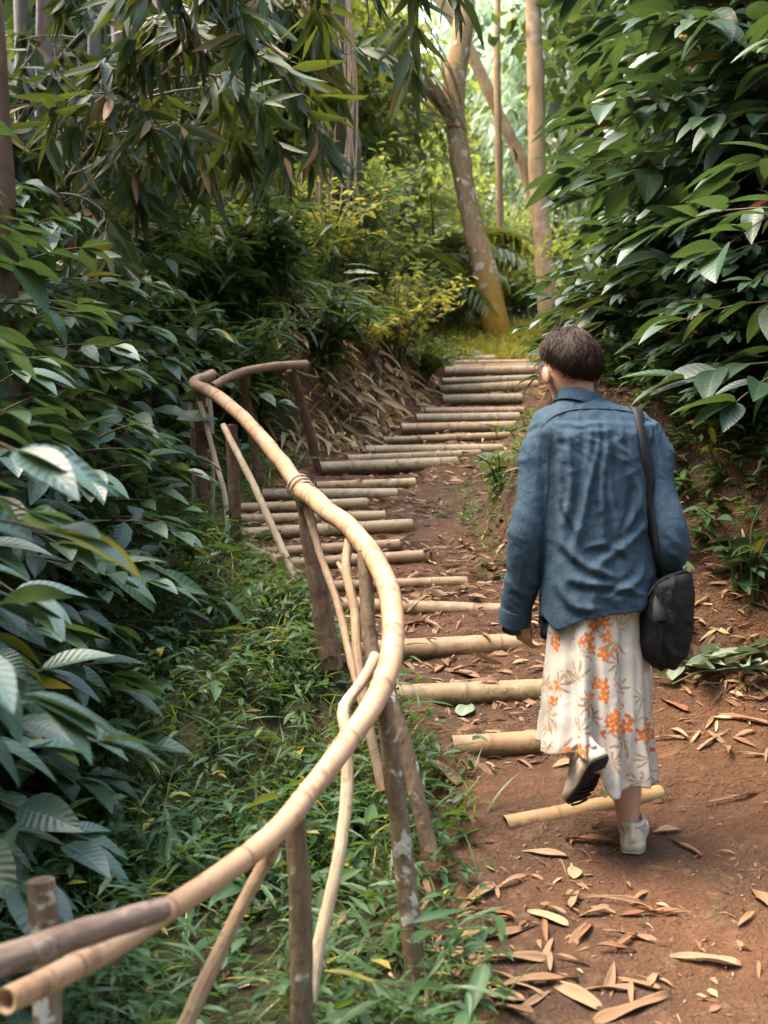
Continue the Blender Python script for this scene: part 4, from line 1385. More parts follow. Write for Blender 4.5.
SHE = 'curled dry sheaths and leaves strewn over the soil'
for (px, py, L, W, ang, curl, mat, lb) in [
    (440, 772, .26, .04, 120, .9, 'dry_red', 'long reddish brown curled sheath beside the leaning lichened posts'),
    (545, 856, .16, .025, 160, .9, 'dry', 'grey tan curled sheath just left of the standing shoe'),
    (590, 843, .17, .025, 175, .8, 'dry_red', 'dark brown boat shaped leaf under the raised shoe'),
    (668, 833, .11, .022, 15, .9, 'dry_red', 'pointed brown leaf touching the standing shoe on its right'),
    (688, 850, .13, .016, 125, 1.1, 'dry', 'narrow tan sheath strip right of the standing shoe'),
    (575, 876, .09, .03, 80, .6, 'dry', 'small crumpled pale leaf in front of the standing shoe'),
    (705, 964, .2, .025, 165, .9, 'dry', 'long flat tan sheath at the lower right, above the corner pile'),
    (635, 1012, .26, .03, 25, .8, 'dry', 'broad pale sheath at the bottom edge of the picture'),
    (575, 1000, .2, .03, 130, .9, 'dry', 'curled tan sheath at the bottom edge left of the broad pale one'),
    (762, 900, .14, .03, 95, .7, 'dry', 'pale curled leaf standing at the right edge on green blades'),
    (672, 706, .17, .022, 125, .9, 'dry_red', 'short brown sheath right of the floral skirt'),
    (715, 741, .2, .012, 35, 1.1, 'dry', 'thin tan stick like sheath pointing up the slope'),
    (668, 740, .15, .01, 160, 1.1, 'dry', 'thin straw strip beside the skirt'),
    (742, 722, .22, .02, 150, .9, 'dry_red', 'long brown strip lying near the cut leaves'),
    (735, 800, .25, .008, 20, 1.2, 'dry', 'thin dry twig strip on the bare slope at the right'),
    (548, 922, .15, .03, 140, .8, 'dry', 'tan curled leaf at the border of grass and soil'),
    (497, 1000, .16, .03, 160, .8, 'dry_red', 'brown leaf among the grass at the bottom middle'),
    (480, 938, .14, .028, 30, .8, 'dry', 'curled tan leaf in the grass below the leaning post'),
    (467, 712, .17, .05, 75, .5, 'cut_leaf', 'pale grey green fallen leaf on the third step'),
    (540, 985, .22, .03, 10, .8, 'dry', 'long tan leaf in the litter at the bottom middle'),
    (605, 903, .25, .006, 170, 1.2, 'dry', 'thin straw stalk crossing the bare soil in front of the walker')]:
    x, y = surf(px, py)
    mb = curl_leaf(rl, L * .92, W * .8, curl, rl.uniform(.0, .06), 'sheath' if L > .15 else 'leaf')
    o = mb.obj('dry_leaf', M[mat])
    o.matrix_world = ground_frame(x, y, R(ang))
    tag(o, lb, 'leaf', SHE)
meshes = []
for k in range(9):
    mb = curl_leaf(rl, rl.uniform(.1, .22), rl.uniform(.007, .022), rl.uniform(.6, 1.5), rl.uniform(0, .08), 'sheath' if k % 2 else 'leaf')
    me = mb.mesh('dry_leaf')
    me.materials.append(M[['dry', 'litter', 'dry_red'][k % 3]])
    meshes.append(me)


def strew(n, fx, rots, label, grp, s=(.7, 1.3), sel=None):
    k = 0
    while k < n:
        x, y = fx()
        if x is None: continue
        o = bpy.data.objects.new('dry_leaf', meshes[rl.integers(0, len(meshes))])
        C.objects.link(o)
        m = ground_frame(x, y, rots(x, y))
        sc = rl.uniform(*s)
        o.matrix_world = m @ Matrix.Rotation(rl.normal(0, .15), 4, 'X') @ Matrix.Scale(sc, 4)
        tag(o, label, 'leaf', grp)
        k += 1


def on_path():
    y = rl.uniform(4.9, 9.5)
    x = rl.uniform(np.interp(y, XLY, XLX) + .1, np.interp(y, XRY, XRX) + .1)
    return x, y


strew(92, on_path, lambda x, y: rl.random() * 6.28, 'dry brown leaf strip lying on the treads of the stairs', 'dry leaves on the treads', (.5, 1.1))


def fg():
    px = rl.uniform(430, 768); py = rl.uniform(890, 1020)
    if rl.random() < .6: px = rl.uniform(420, 640)
    return surf(px, py)


strew(56, fg, lambda x, y: rl.random() * 6.28, 'tan dry leaf in the litter in front of the walker', 'dry leaves in the foreground', (.5, .95))


def fg_grass():
    return surf(rl.uniform(320, 520), rl.uniform(850, 1020))


strew(36, fg_grass, lambda x, y: rl.random() * 6.28, 'brown dry leaf lying among the grass right of the lichened posts', 'dry leaves in the grass', (.6, 1.2))


def bank_l():
    y = rl.uniform(9.4, 13.8)
    return np.interp(y, XLY, XLX) - rl.uniform(-.05, .75), y


meshes = meshes[:1] + [m_ for m_ in meshes]
for m_ in list(meshes[1:4]):
    c_ = m_.copy(); c_.materials.clear(); c_.materials.append(M['straw']); meshes.append(c_)
strew(30, bank_l, lambda x, y: rl.normal(-.6, .6), 'straw coloured dry sheath heaped on the left bank above the stairs', 'dry sheaths on the left bank', (.8, 1.7))


def bank_r():
    px = rl.uniform(680, 768); py = rl.uniform(540, 760)
    return surf(px, py)


strew(42, bank_r, lambda x, y: rl.random() * 6.28, 'dry brown leaf on the right bank beside the walker', 'dry leaves on the right bank', (.4, .9))

# crumbs of litter nobody could count
lm_ = MB()


def crumbs(n, x0, x1, y0, y1, dens, L0, L1, down=0.0, wmul=1.0, tpl='herblance'):
    x, y = region(n, x0, x1, y0, y1, dens)
    z = ground_z(x, y)
    N = len(x)
    a = rc.random(N) * 2 * PI
    d = np.stack([np.cos(a), np.sin(a) - down, rc.normal(.05, .2, N) - down * .8], 1)
    leaves(lm_, tpl, np.stack([x, y, z + .004], 1), d, np.array([0, 0, 1.0]) + rc.normal(0, .45, (N, 3)), L0 + (L1 - L0) * rc.random(N) ** 1.8, rc.uniform(.25, 1.0, N) * wmul, None, rc)


pathd = lambda x, y: (ss(-.15, .1, x - np.interp(y, XLY, XLX)) * (1 - ss(.0, .3, x - np.interp(y, XRY, XRX))) * np.clip(.5 + fbm(np.stack([x, y, x * 0], 1) * 2, 2, 5), .05, 1))
crumbs(24000, -1, 1.6, 4.6, 15, pathd, .015, .11)
crumbs(5200, -.3, 1.8, 2.9, 5.4, lambda x, y: np.clip(.15 + .9 * fbm(np.stack([x, y, x * 0], 1) * 1.8, 2, 6), .04, 1), .012, .06)
straw_crumb = MB()
_keep = lm_
lm_ = straw_crumb
crumbs(15000, -1.0, .7, 9.1, 14.4, lambda x, y: ss(-.12, .05, np.interp(y, XLY, XLX) - x) * (1 - ss(.7, 1.2, np.interp(y, XLY, XLX) - x)) * np.clip(.6 + fbm(np.stack([x, y, x * 0], 1) * 2.5, 2, 31), .1, 1), .06, .3, .45, .5)
lm_ = _keep
tag(straw_crumb.obj('straw_litter', M['straw']), 'straw coloured dry leaves matted over the left bank above the stairs', 'litter', kind='stuff')
crumbs(900, -.9, .6, 9.2, 14.2, lambda x, y: ss(-.1, .1, np.interp(y, XLY, XLX) - x) * (1 - ss(.6, 1.1, np.interp(y, XLY, XLX) - x)), .06, .24, .7)
crumbs(6000, .9, 2.6, 4.8, 7.5, lambda x, y: ss(-.2, .1, x - np.interp(y, XRY, XRX)) * (1 - ss(.4, 1.2, x - np.interp(y, XRY, XRX))), .02, .09)
crumbs(2600, -2.2, .4, 2.8, 9, left_d, .04, .14)
crumbs(5000, -.6, 2.2, 2.9, 12, pathd, .03, .16, 0, .35, 'lance')
crumbs(2600, -1, 1.8, 4.6, 14, pathd, .07, .17, 0, .55)
crumbs(1500, .9, 2.4, 4.8, 7.2, lambda x, y: ss(-.4, .1, x - np.interp(y, XRY, XRX)) * .5, .06, .16, 0, .5)
tag(lm_.obj('leaf_litter', M['litter']), 'small brown leaf crumbs scattered over the soil and banks', 'litter', kind='stuff')

# fallen leafy branch at the right
q = surf(735, 668)
fb = thing('fallen_branch', 'cut leafy branch with pale grey green leaves lying on the soil right of the bag', 'branch', (q[0], q[1], gz(*q)))
st, lf = MB(), MB()
for k, (pa, pb) in enumerate([((672, 690), (768, 668)), ((680, 672), (775, 645)), ((700, 668), (790, 690))]):
    a = surf(*pa); b = surf(*pb)
    t = np.linspace(0, 1, 10)
    xx = a[0] + (b[0] - a[0]) * t; yy = a[1] + (b[1] - a[1]) * t
    path = np.stack([xx, yy, ground_z(xx, yy) + .02 + .03 * np.sin(PI * t)], 1)
    tube(st, path, np.linspace(.004, .006, 10), 5)
    for j in range(12):
        p = path[rl.integers(0, 10)] + [0, 0, .015]
        aa = rl.random() * 6.28
        leaves(lf, 'coffee_far', p[None], np.array([[math.cos(aa), math.sin(aa), rl.uniform(0, .5)]]), np.array([0, 0, 1.0]) + rl.normal(0, .4, (1, 3)), rl.uniform(.1, .17), 1.1, None, rl)
st.obj('stem', M['stem_green'], fb, loc=fb.location)
lf.obj('foliage', M['cut_leaf'], fb, loc=fb.location)

# ------------------------------------------------------------------ the walker
from mathutils.bvhtree import BVHTree
FY = 4.15


def voxel(mb, size, smooth=6, factor=.5):
    """union of overlapping closed shapes as one continuous surface"""
    me = mb.mesh('tmp')
    o = bpy.data.objects.new('tmp', me)
    C.objects.link(o)
    rm_ = o.modifiers.new('r', 'REMESH'); rm_.mode = 'VOXEL'; rm_.voxel_size = size
    sm = o.modifiers.new('s', 'SMOOTH'); sm.factor = factor; sm.iterations = smooth
    dg = bpy.context.evaluated_depsgraph_get()
    dg.update()
    ev = bpy.data.meshes.new_from_object(o.evaluated_get(dg))
    n = len(ev.vertices)
    v = np.zeros(n * 3, np.float32); ev.vertices.foreach_get('co', v)
    nn = np.zeros(n * 3, np.float32); ev.vertices.foreach_get('normal', nn)
    li = np.zeros(len(ev.loops), np.int32); ev.loops.foreach_get('vertex_index', li)
    q = li.reshape(-1, 4)
    bpy.data.objects.remove(o)
    bpy.data.meshes.remove(ev)
    return v.reshape(-1, 3).astype(float), nn.reshape(-1, 3).astype(float), q


def loft(mb, rings, seg=28, sq=1.0):
    """rings: (cx, cy, cz, rx, ry[, tilt about X])"""
    a = np.arange(seg) * 2 * PI / seg
    V = []
    for r in rings:
        cx, cy, cz, rx, ry = r[:5]
        tl = r[5] if len(r) > 5 else 0
        cc, sn = np.cos(a), np.sin(a)
        x = np.sign(cc) * np.abs(cc) ** sq * rx
        y = np.sign(sn) * np.abs(sn) ** sq * ry
        V.append(np.stack([cx + x, cy + y * math.cos(tl), cz + y * math.sin(tl)], 1))
    n = len(rings)
    V = np.concatenate(V + [np.array([rings[0][:3], rings[-1][:3]])])
    q, t = [], []
    k = np.arange(seg); k2 = (k + 1) % seg
    for i in range(n - 1):
        q.append(np.stack([i * seg + k, i * seg + k2, (i + 1) * seg + k2, (i + 1) * seg + k], 1))
    e = (n - 1) * seg
    t.append(np.stack([k2, k, np.full(seg, n * seg)], 1))
    t.append(np.stack([e + k, e + k2, np.full(seg, n * seg + 1)], 1))
    mb.add(V, np.concatenate(q), np.concatenate(t))


def limb(mb, pts, rad, n=24, seg=16):
    p = spline(np.array([np.append(q, r) for q, r in zip(pts, rad)]), n)
    tube(mb, p[:, :3], p[:, 3], seg)


def ball(mb, c, r, seg=20, rot=None):
    r = np.broadcast_to(np.asarray(r, float), (3,))
    th = np.linspace(0, PI, seg // 2 + 1)[1:-1]
    rings = []
    a = np.arange(seg) * 2 * PI / seg
    V = [np.stack([np.sin(t) * np.cos(a), np.sin(t) * np.sin(a), np.full(seg, np.cos(t))], 1) for t in th]
    V = np.concatenate(V + [np.array([[0, 0, 1.0], [0, 0, -1.0]])]) * r
    if rot is not None: V = V @ np.array(rot).T
    n = len(th)
    k = np.arange(seg); k2 = (k + 1) % seg
    q = [np.stack([(i + 1) * seg + k, (i + 1) * seg + k2, i * seg + k2, i * seg + k], 1) for i in range(n - 1)]
    t = [np.stack([k, k2, np.full(seg, n * seg)], 1), np.stack([(n - 1) * seg + k2, (n - 1) * seg + k, np.full(seg, n * seg + 1)], 1)]
    mb.add(V + np.asarray(c, float), np.concatenate(q), np.concatenate(t))


def fabric_mat(name, c1, c2, weave=900, rough=.85, crumple=.5):
    n = NT(name)
    ob = n.objc()
    a = n.noise(ob, 7.0, 4, .6, .6)
    b = n.noise(ob, 38.0, 4, .65, 1.0)
    s = n.noise(n.scalev(ob, (300, 300, 60)), 1.0, 2)
    col = n.mix(n.ramp(n.math('ADD', n.math('MULTIPLY', a, .6), n.math('MULTIPLY', b, .4)), .36, .66), c1, c2)
    col = n.mix(n.math('MULTIPLY', n.ramp(s, .45, .7), .25), col, tuple(min(1, x * 1.7 + .01) for x in c2))
    nb = n.n('ShaderNodeBump'); nb.inputs['Strength'].default_value = crumple; nb.inputs['Distance'].default_value = .012
    n.l(n.math('ADD', n.math('MULTIPLY', b, .5), n.math('MULTIPLY', s, .06)), nb.inputs['Height'])
    p = n.bsdf(col, rough, .2, nb.outputs[0])
    return n.done(p.outputs[0])


def skirt_mat():
    n = NT('floral_cloth')
    vec, u, v, r = n.attr()
    base = n.mix(n.ramp(n.noise(n.scalev(vec, (1, 1, 0)), 14.0, 3), .35, .65), (.52, .465, .4), (.42, .385, .34))

    def motif(scale, off, rot):
        m = n.n('ShaderNodeMapping'); m.inputs['Location'].default_value = off; m.inputs['Scale'].default_value = (scale, scale, 0)
        n.l(vec, m.inputs[0])
        vo = n.n('ShaderNodeTexVoronoi', voronoi_dimensions='2D'); vo.inputs['Scale'].default_value = 1.0; vo.inputs['Randomness'].default_value = .75
        n.l(m.outputs[0], vo.inputs['Vector'])
        sb = n.n('ShaderNodeVectorMath', operation='SUBTRACT')
        n.l(m.outputs[0], sb.inputs[0]); n.l(vo.outputs['Position'], sb.inputs[1])
        sx = n.n('ShaderNodeSeparateXYZ'); n.l(sb.outputs[0], sx.inputs[0])
        cx = n.n('ShaderNodeSeparateColor'); n.l(vo.outputs['Color'], cx.inputs[0])
        ang = n.math('ADD', n.math('ARCTAN2', sx.outputs[1], sx.outputs[0]), n.math('MULTIPLY', cx.outputs[1], 6.28))
        rad = vo.outputs['Distance']
        return ang, rad, cx.outputs[0], cx.outputs[2]
    col = base
    # palm-like brown sprays
    for sc, off in ((6.5, (.3, .7, 0)), (9.0, (3.1, 1.7, 0)), (11.0, (5.3, 4.2, 0))):
        ang, rad, ca, cb = motif(sc, off, 0)
        fan = n.math('COSINE', n.math('MULTIPLY', ang, 9.0))
        lim = n.math('ADD', n.math('MULTIPLY', fan, .22), .2)
        lim = n.math('MULTIPLY', lim, n.ramp(n.math('COSINE', ang), -.9, .3))
        m = n.math('MULTIPLY', n.math('LESS_THAN', rad, lim), n.math('GREATER_THAN', ca, .45))
        m = n.math('MULTIPLY', m, n.ramp(n.noise(vec, 90.0, 2), .3, .5))
        col = n.mix(n.math('MULTIPLY', m, .8), col, n.mix(cb, (.3, .2, .09), (.24, .13, .06)))
    # orange flowers in clusters
    ang, rad, ca, cb = motif(21.0, (7.7, 2.1, 0), 0)
    pet = n.math('ABSOLUTE', n.math('COSINE', n.math('MULTIPLY', ang, 2.5)))
    lim = n.math('ADD', n.math('MULTIPLY', pet, .3), .2)
    cl = n.noise(n.scalev(vec, (1, 1, 0)), 6.0, 1)
    m = n.math('MULTIPLY', n.math('LESS_THAN', rad, lim), n.math('GREATER_THAN', cl, .555))
    m = n.math('MULTIPLY', m, n.math('GREATER_THAN', ca, .12))
    col = n.mix(m, col, n.mix(cb, (.58, .17, .04), (.45, .1, .03)))
    cen = n.math('MULTIPLY', m, n.math('LESS_THAN', rad, .12))
    col = n.mix(cen, col, (.6, .3, .09))
    wv = n.noise(vec, 700.0, 1)
    cr = n.noise(vec, 30.0, 3, .6, .6)
    p = n.bsdf(col, .8, .2, n.bump(n.math('ADD', cr, n.math('MULTIPLY', wv, .1)), .4, .008))
    tr = n.n('ShaderNodeBsdfTranslucent'); n.l(col, tr.inputs[0])
    ms = n.n('ShaderNodeMixShader'); ms.inputs[0].default_value = .12
    n.l(p.outputs[0], ms.inputs[1]); n.l(tr.outputs[0], ms.inputs[2])
    return n.done(ms.outputs[0])


M['skin'] = plain_mat('skin', (.42, .22, .15), .5, .4, 60, .12, .0005)
M['hair'] = None
_n = NT('hair')
_v, _u, _vv, _r = _n.attr()
_c = _n.mix(_r, (.009, .0045, .003), (.032, .0145, .008))
M['hair'] = _n.done(_n.bsdf(_c, .5, .12).outputs[0])
M['shirt'] = fabric_mat('blue_linen', (.021, .043, .066), (.033, .061, .088), crumple=.55)
M['skirt'] = skirt_mat()
M['nylon'] = fabric_mat('black_nylon', (.0025, .0025, .003), (.0045, .0045, .0055), rough=.6, crumple=.9)
M['webbing'] = plain_mat('webbing', (.014, .013, .014), .7, .3, 400, .5, .0008)
M['shoe_white'] = plain_mat('shoe_canvas', (.52, .44, .36), .75, .3, 45, .35, .003)
M['shoe_mid'] = plain_mat('shoe_midsole', (.44, .36, .27), .6, .3, 30, .4, .002)
M['rubber'] = plain_mat('rubber', (.012, .012, .014), .7, .3, 120, .4, .002)
M['button'] = plain_mat('button', (.75, .75, .75), .3, .5)


def build_person():
    root = np.array([.74, FY, gz(.76, 4.1)])
    per = thing('person', 'person seen from behind in blue linen shirt and long floral skirt climbing the stairs', 'person', root)
    W = lambda px, py, d=FY: P(px, py, d)
    # ---- body
    body = MB()
    loft(body, [(.66, FY + .05, 1.66, .05, .05), (.66, FY + .05, 1.625, .13, .07), (.67, FY + .04, 1.57, .165, .09), (.675, FY + .03, 1.45, .165, .1), (.68, FY + .02, 1.25, .14, .095), (.685, FY, 1.1, .16, .11), (.69, FY, .98, .168, .12), (.69, FY, .88, .15, .11)])
    hc = np.array([.604, FY + .09, 1.775])
    RX = Matrix.Rotation(R(18), 3, 'Z') @ Matrix.Rotation(R(-24), 3, 'X')
    rot = np.array(RX)
    limb(body, [np.array([.64, FY + .045, 1.6]), np.array([.63, FY + .055, 1.68]), hc + rot @ np.array([0, -.025, -.06])], [.062, .054, .055])
    ball(body, hc, (.077, .097, .118), 28, rot)
    ball(body, hc + rot @ np.array([0, .028, -.062]), (.058, .066, .062), 20, rot)     # jaw
    ball(body, hc + rot @ np.array([0, .1, -.02]), (.012, .02, .024), 10, rot)         # nose
    ball(body, hc + rot @ np.array([0, .082, -.062]), (.024, .014, .008), 10, rot)     # lips
    for sg in (-1, 1):
        ball(body, hc + rot @ np.array([sg * .034, .084, .012]), (.017, .012, .01), 10, rot)
        ball(body, hc + rot @ np.array([sg * .089, -.004, -.024]), (.012, .021, .034), 12, rot)
    # legs: the right one stands, the left is lifted behind
    hl = np.array([.645, 3.965, .545])          # left ankle
    ar = W(628, 800, 4.13)
    ar[2] = root[2] + .10
    limb(body, [np.array([.75, FY, .93]), np.array([.765, FY + .05, .72]), np.array([.772, FY + .06, .58]), np.array([.776, FY + .015, .44]), ar, ar + [0, .0, -.04]], [.085, .066, .05, .05, .036, .036])
    limb(body, [np.array([.62, FY, .93]), np.array([.622, FY + .09, .75]), np.array([.63, FY + .07, .62]), np.array([.64, FY - .06, .6]), hl + [0, .02, .02], hl + [0, .02, -.01]], [.085, .066, .052, .05, .036, .036])
    # arms
    le, lw = np.array([.455, FY - .01, 1.25]), W(523, 618, FY + .06)
    re, rw = np.array([.897, FY - .05, 1.225]), np.array([.9, FY + .17, 1.14])
    limb(body, [np.array([.53, FY + .04, 1.58]), (np.array([.5, FY + .04, 1.55]) + le) / 2, le, (le + lw) / 2, lw], [.055, .045, .038, .036, .026])
    limb(body, [np.array([.83, FY + .04, 1.58]), (np.array([.84, FY + .04, 1.55]) + re) / 2, re, (re + rw) / 2, rw], [.055, .045, .038, .036, .026])

    def hand(w, fwd, dn, side):
        """palm from the wrist along fwd, fingers curling toward dn, thumb leaving the side"""
        fwd, dn = nrm(fwd), nrm(dn)
        lat = nrm(np.cross(fwd, dn)) * side
        limb(body, [w, w + fwd * .03, w + fwd * .075], [.024, .028, .03], 10, 12)
        for k, (o, L) in enumerate(((-.027, .062), (-.009, .072), (.009, .068), (.027, .052))):
            b = w + fwd * .072 + lat * o
            limb(body, [w + fwd * .05 + lat * o, b, b + fwd * L * .42 + dn * L * .12, b + fwd * L * .62 + dn * L * .45, b + fwd * L * .6 + dn * L * .8], [.0095, .0095, .009, .008, .007], 14, 10)
        b = w + fwd * .02 - lat * .022
        limb(body, [w + fwd * .01 - lat * .01, b - lat * .008 + dn * .008, b + fwd * .035 - lat * .018 + dn * .022, b + fwd * .062 - lat * .008 + dn * .03], [.013, .012, .0105, .008], 12, 10)
    hand(lw, np.array([.12, .45, -.9]), np.array([.75, .45, .1]), 1)
    hand(rw, np.array([-.35, .75, .1]), np.array([-.4, .1, -.9]), -1)
    v, nn, q = voxel(body, .0055, 4)
    mb = MB().add(v, q)
    o = mb.obj('body', M['skin'], per, loc=root)

    # ---- hair: a base cap plus many short locks laid down from the crown
    hb = MB()
    ax = np.array([.095, .112, .122])
    hcc = hc + rot @ np.array([0, -.014, .014])
    cz = nrm(np.array([0.1, -.35, 1.0]))
    cx = nrm(np.cross(np.array([0, 1.0, 0]), cz)); cy = np.cross(cz, cx)
    rng = np.random.default_rng(8)

    def surf_pt(th, ph, lift):
        d = np.cos(th)[..., None] * cz + np.sin(th)[..., None] * (np.cos(ph)[..., None] * cx + np.sin(ph)[..., None] * cy)
        return (d * ax * lift[..., None]) @ rot.T + hcc

    def thmax(ph):                      # ph = 90 deg is the face side
        f = np.sin(ph)
        return np.where(f > 0, R(79) - R(9) * f ** 1.0, R(79) + R(43) * np.abs(f) ** .9)
    N1, N2 = 60, 26
    ph = np.arange(N1) * 2 * PI / N1
    tt = np.linspace(0.001, 1, N2)
    TH = tt[:, None] * (thmax(ph) - .05)[None]
    PHI = np.broadcast_to(ph, TH.shape)
    lift = .955 + .035 * fbm(np.stack([PHI * 3, TH * 5, TH * 0], -1), 2, 4) - .07 * ss(.8, 1, np.broadcast_to(tt[:, None], TH.shape))
    S = surf_pt(TH, PHI, lift).reshape(-1, 3)
    k = np.arange(N1); k2 = (k + 1) % N1
    qq = np.concatenate([np.stack([i * N1 + k, (i + 1) * N1 + k, (i + 1) * N1 + k2, i * N1 + k2], 1) for i in range(N2 - 1)])
    hb.add(S, qq, None, np.concatenate([np.zeros((len(S), 2)), np.full((len(S), 1), .1)], 1))
    n = 10000
    p0 = rng.random(n) * 2 * PI
    clump = np.round(p0 * 9) / 9
    p0 = p0 * .55 + (clump + rng.normal(0, .03, n)) * .45
    tm_ = thmax(p0)
    t0 = np.sqrt(rng.random(n)) * (tm_ - .35) * .98
    m = 6
    s = np.linspace(0, 1, m)
    dth = rng.uniform(.3, .62, n)
    thh = np.minimum(t0[:, None] + dth[:, None] * s, tm_[:, None] + .08 * s + rng.normal(0, .06, (n, 1)))
    phh = p0[:, None] + ((rng.normal(.1, .16, (n, 1)) + .45 * fbm(np.stack([clump * 4, t0 * 5, t0 * 0 + 3], 1), 2, 9)[:, None]) * s ** 1.3)
    lf = .97 + rng.uniform(0, .05, (n, 1)) + (rng.uniform(-.05, .07, (n, 1)) + .12 * fbm(np.stack([clump * 5, t0 * 6, t0 * 0], 1), 2, 3)[:, None]) * s ** 2 + .02 * np.sin(PI * s)
    lf = lf - .06 * ss(.75, 1.02, thh / tm_[:, None])
    cen = surf_pt(thh, phh, lf)
    wd = (rng.uniform(.0011, .0023, (n, 1)) * (1 - s ** 3 * .92))[..., None]
    T = np.gradient(cen, axis=1)
    out = nrm(cen - hcc)
    sd = nrm(np.cross(T, out))
    V = np.stack([cen - sd * wd, cen + out * .0012, cen + sd * wd], 2).reshape(-1, 3)
    base = (np.arange(n) * m * 3)[:, None, None]
    rr = np.arange(m - 1)[None, :, None] * 3
    cc = np.arange(2)[None, None, :]
    i = base + rr + cc
    Q = np.stack([i, i + 1, i + 4, i + 3], -1).reshape(-1, 4)
    hb.add(V, Q, None, np.stack([np.zeros(n * m * 3), np.zeros(n * m * 3), np.repeat(rng.random(n), m * 3)], 1))
    hb.obj('hair', M['hair'], per, loc=root)

    # ---- shirt
    sh = MB()
    y0 = FY
    loft(sh, [(.634, y0 + .053, 1.686, .062, .062), (.64, y0 + .05, 1.668, .085, .07), (.655, y0 + .045, 1.648, .135, .082), (.668, y0 + .04, 1.615, .182, .1), (.673, y0 + .03, 1.56, .195, .118), (.676, y0 + .02, 1.45, .192, .125), (.68, y0 + .01, 1.3, .182, .127), (.684, y0, 1.15, .178, .132), (.685, y0 - .005, 1.04, .182, .14), (.682, y0 - .005, .985, .184, .142)], 36, .9)
    # shirt tail at the left front and sleeves
    loft(sh, [(.545, y0 + .03, 1.2, .03, .09), (.548, y0 + .035, 1.05, .035, .1), (.548, y0 + .04, .935, .032, .1)], 20)
    limb(sh, [np.array([.56, y0 + .04, 1.585]), np.array([.515, y0 + .035, 1.53]), np.array([.49, y0 + .01, 1.4]), le + [.0, 0, 0], (le + lw) / 2 + [-.005, 0, 0], lw + [-.02, .0, .04], lw + [-.028, .01, -.012]], [.066, .064, .058, .055, .051, .047, .047], 40, 22)
    limb(sh, [np.array([.79, y0 + .04, 1.59]), np.array([.848, y0 + .035, 1.53]), np.array([.862, y0 + .0, 1.4]), re + [.0, 0, 0.02], re + [.005, .03, -.045], rw + [0, -.06, .0], rw], [.066, .064, .060, .060, .058, .052, .048], 40, 22)
    v, nn, q = voxel(sh, .0055, 6)
    x, y, z = v.T
    arm = np.maximum(ss(.545, .50, x), ss(.855, .885, x))

    def ridged(p, sd):
        return 1 - 2 * np.abs(vnoise(p, sd))
    warp = .03 * fbm(v * 5, 2, 40)
    up = ss(1.15, 1.5, z)
    vert = ridged(np.stack([x * 19 + warp * 25, y * 6, z * 2.2 + warp * 10], 1), 51)
    diag = ridged(np.stack([(x + .55 * z) * 11 + warp * 35, y * 6, (z - .5 * x) * 6 + warp * 20], 1), 52)
    diag2 = ridged(np.stack([(x - .9 * z) * 10 + warp * 45, y * 6, (z + .6 * x) * 7], 1), 57)
    ringf = ridged(np.stack([x * 6 + warp * 20, y * 6, z * 17 + x * 9 + warp * 60], 1), 53)
    fine = ridged(np.stack([x * 42 + warp * 90, y * 20, z * 12 + warp * 60 + x * 14], 1), 54) * .7 + ridged(np.stack([(x + z) * 30 + warp * 120, y * 20, (z - x * .4) * 26], 1), 58) * .7
    amp = .35 + 1.1 * ss(-.35, .5, fbm(v * 4.5, 2, 59))
    vert, diag, diag2, fine = vert * amp, diag * amp, diag2 * amp, fine * amp
    yoke = 1 - ss(1.585, 1.61, z)
    disp = (1 - arm) * yoke * (up * .011 * vert + (1 - up) * (.013 * diag + .009 * diag2 + .006 * vert)) + arm * (.006 * ringf + .010 * vert + .006 * diag) + .0032 * fine
    disp = disp * .6 + (1 - arm * .3) * yoke * .0018 * fine
    # long folds pulled from the yoke, the arm holes and the strap
    for (xa, za, xb, zb, am, wd_) in [(.640, 1.60, .615, 1.17, .011, .013), (.705, 1.60, .745, 1.12, .012, .014), (.600, 1.57, .560, 1.28, .010, .012), (.745, 1.57, .800, 1.25, .010, .012),
                                      (.660, 1.56, .650, 1.30, .008, .009), (.690, 1.52, .705, 1.22, .008, .010), (.555, 1.25, .720, 1.09, .012, .014), (.590, 1.13, .790, 1.035, .012, .013),
                                      (.810, 1.30, .660, 1.12, .011, .013), (.545, 1.10, .660, 1.00, .011, .012), (.800, 1.16, .690, 1.04, .010, .012), (.620, 1.22, .760, 1.19, .007, .010), (.570, 1.40, .600, 1.22, .009, .011), (.79, 1.42, .76, 1.24, .009, .011)]:
        dx_, dz_ = xb - xa, zb - za
        LL = math.hypot(dx_, dz_)
        tt_ = ((x - xa) * dx_ + (z - za) * dz_) / LL ** 2
        dd_ = ((x - xa) * dz_ - (z - za) * dx_) / LL + .016 * np.sin(tt_ * 4 + xa * 40) + warp * .5
        env = ss(-.08, .2, tt_) * (1 - ss(.75, 1.1, tt_))
        disp += (1 - arm) * (nn[:, 1] < .2) * env * am * (np.exp(-(dd_ / wd_) ** 2) - .6 * np.exp(-((dd_ - wd_ * 1.9) / wd_) ** 2))
    pleat = np.exp(-((x - .668 - .03 * (1.6 - z)) / .012) ** 2) * ss(1.15, 1.3, z) * yoke * (1 - arm)
    disp += .011 * pleat
    # hem flares and waves
    low = 1 - ss(.98, 1.15, z)
    disp += low * (1 - arm) * .008 * np.sin(x * 48 + y * 30)
    armp = np.exp(-((x - np.where(x < .68, .53, .835)) / .014) ** 2) * ss(1.1, 1.3, z) * (1 - ss(1.5, 1.6, z))
    disp -= .014 * armp
    v2 = v + nn * disp[:, None]
    # the hem: lower on the left, lifted on the right
    hem = ss(1.12, .97, v2[:, 2]) * (1 - arm)
    v2[:, 2] += hem * ((v2[:, 0] - .66) * .3 - .004 + .01 * np.sin(v2[:, 0] * 22))
    fc = v2[q].mean(1)
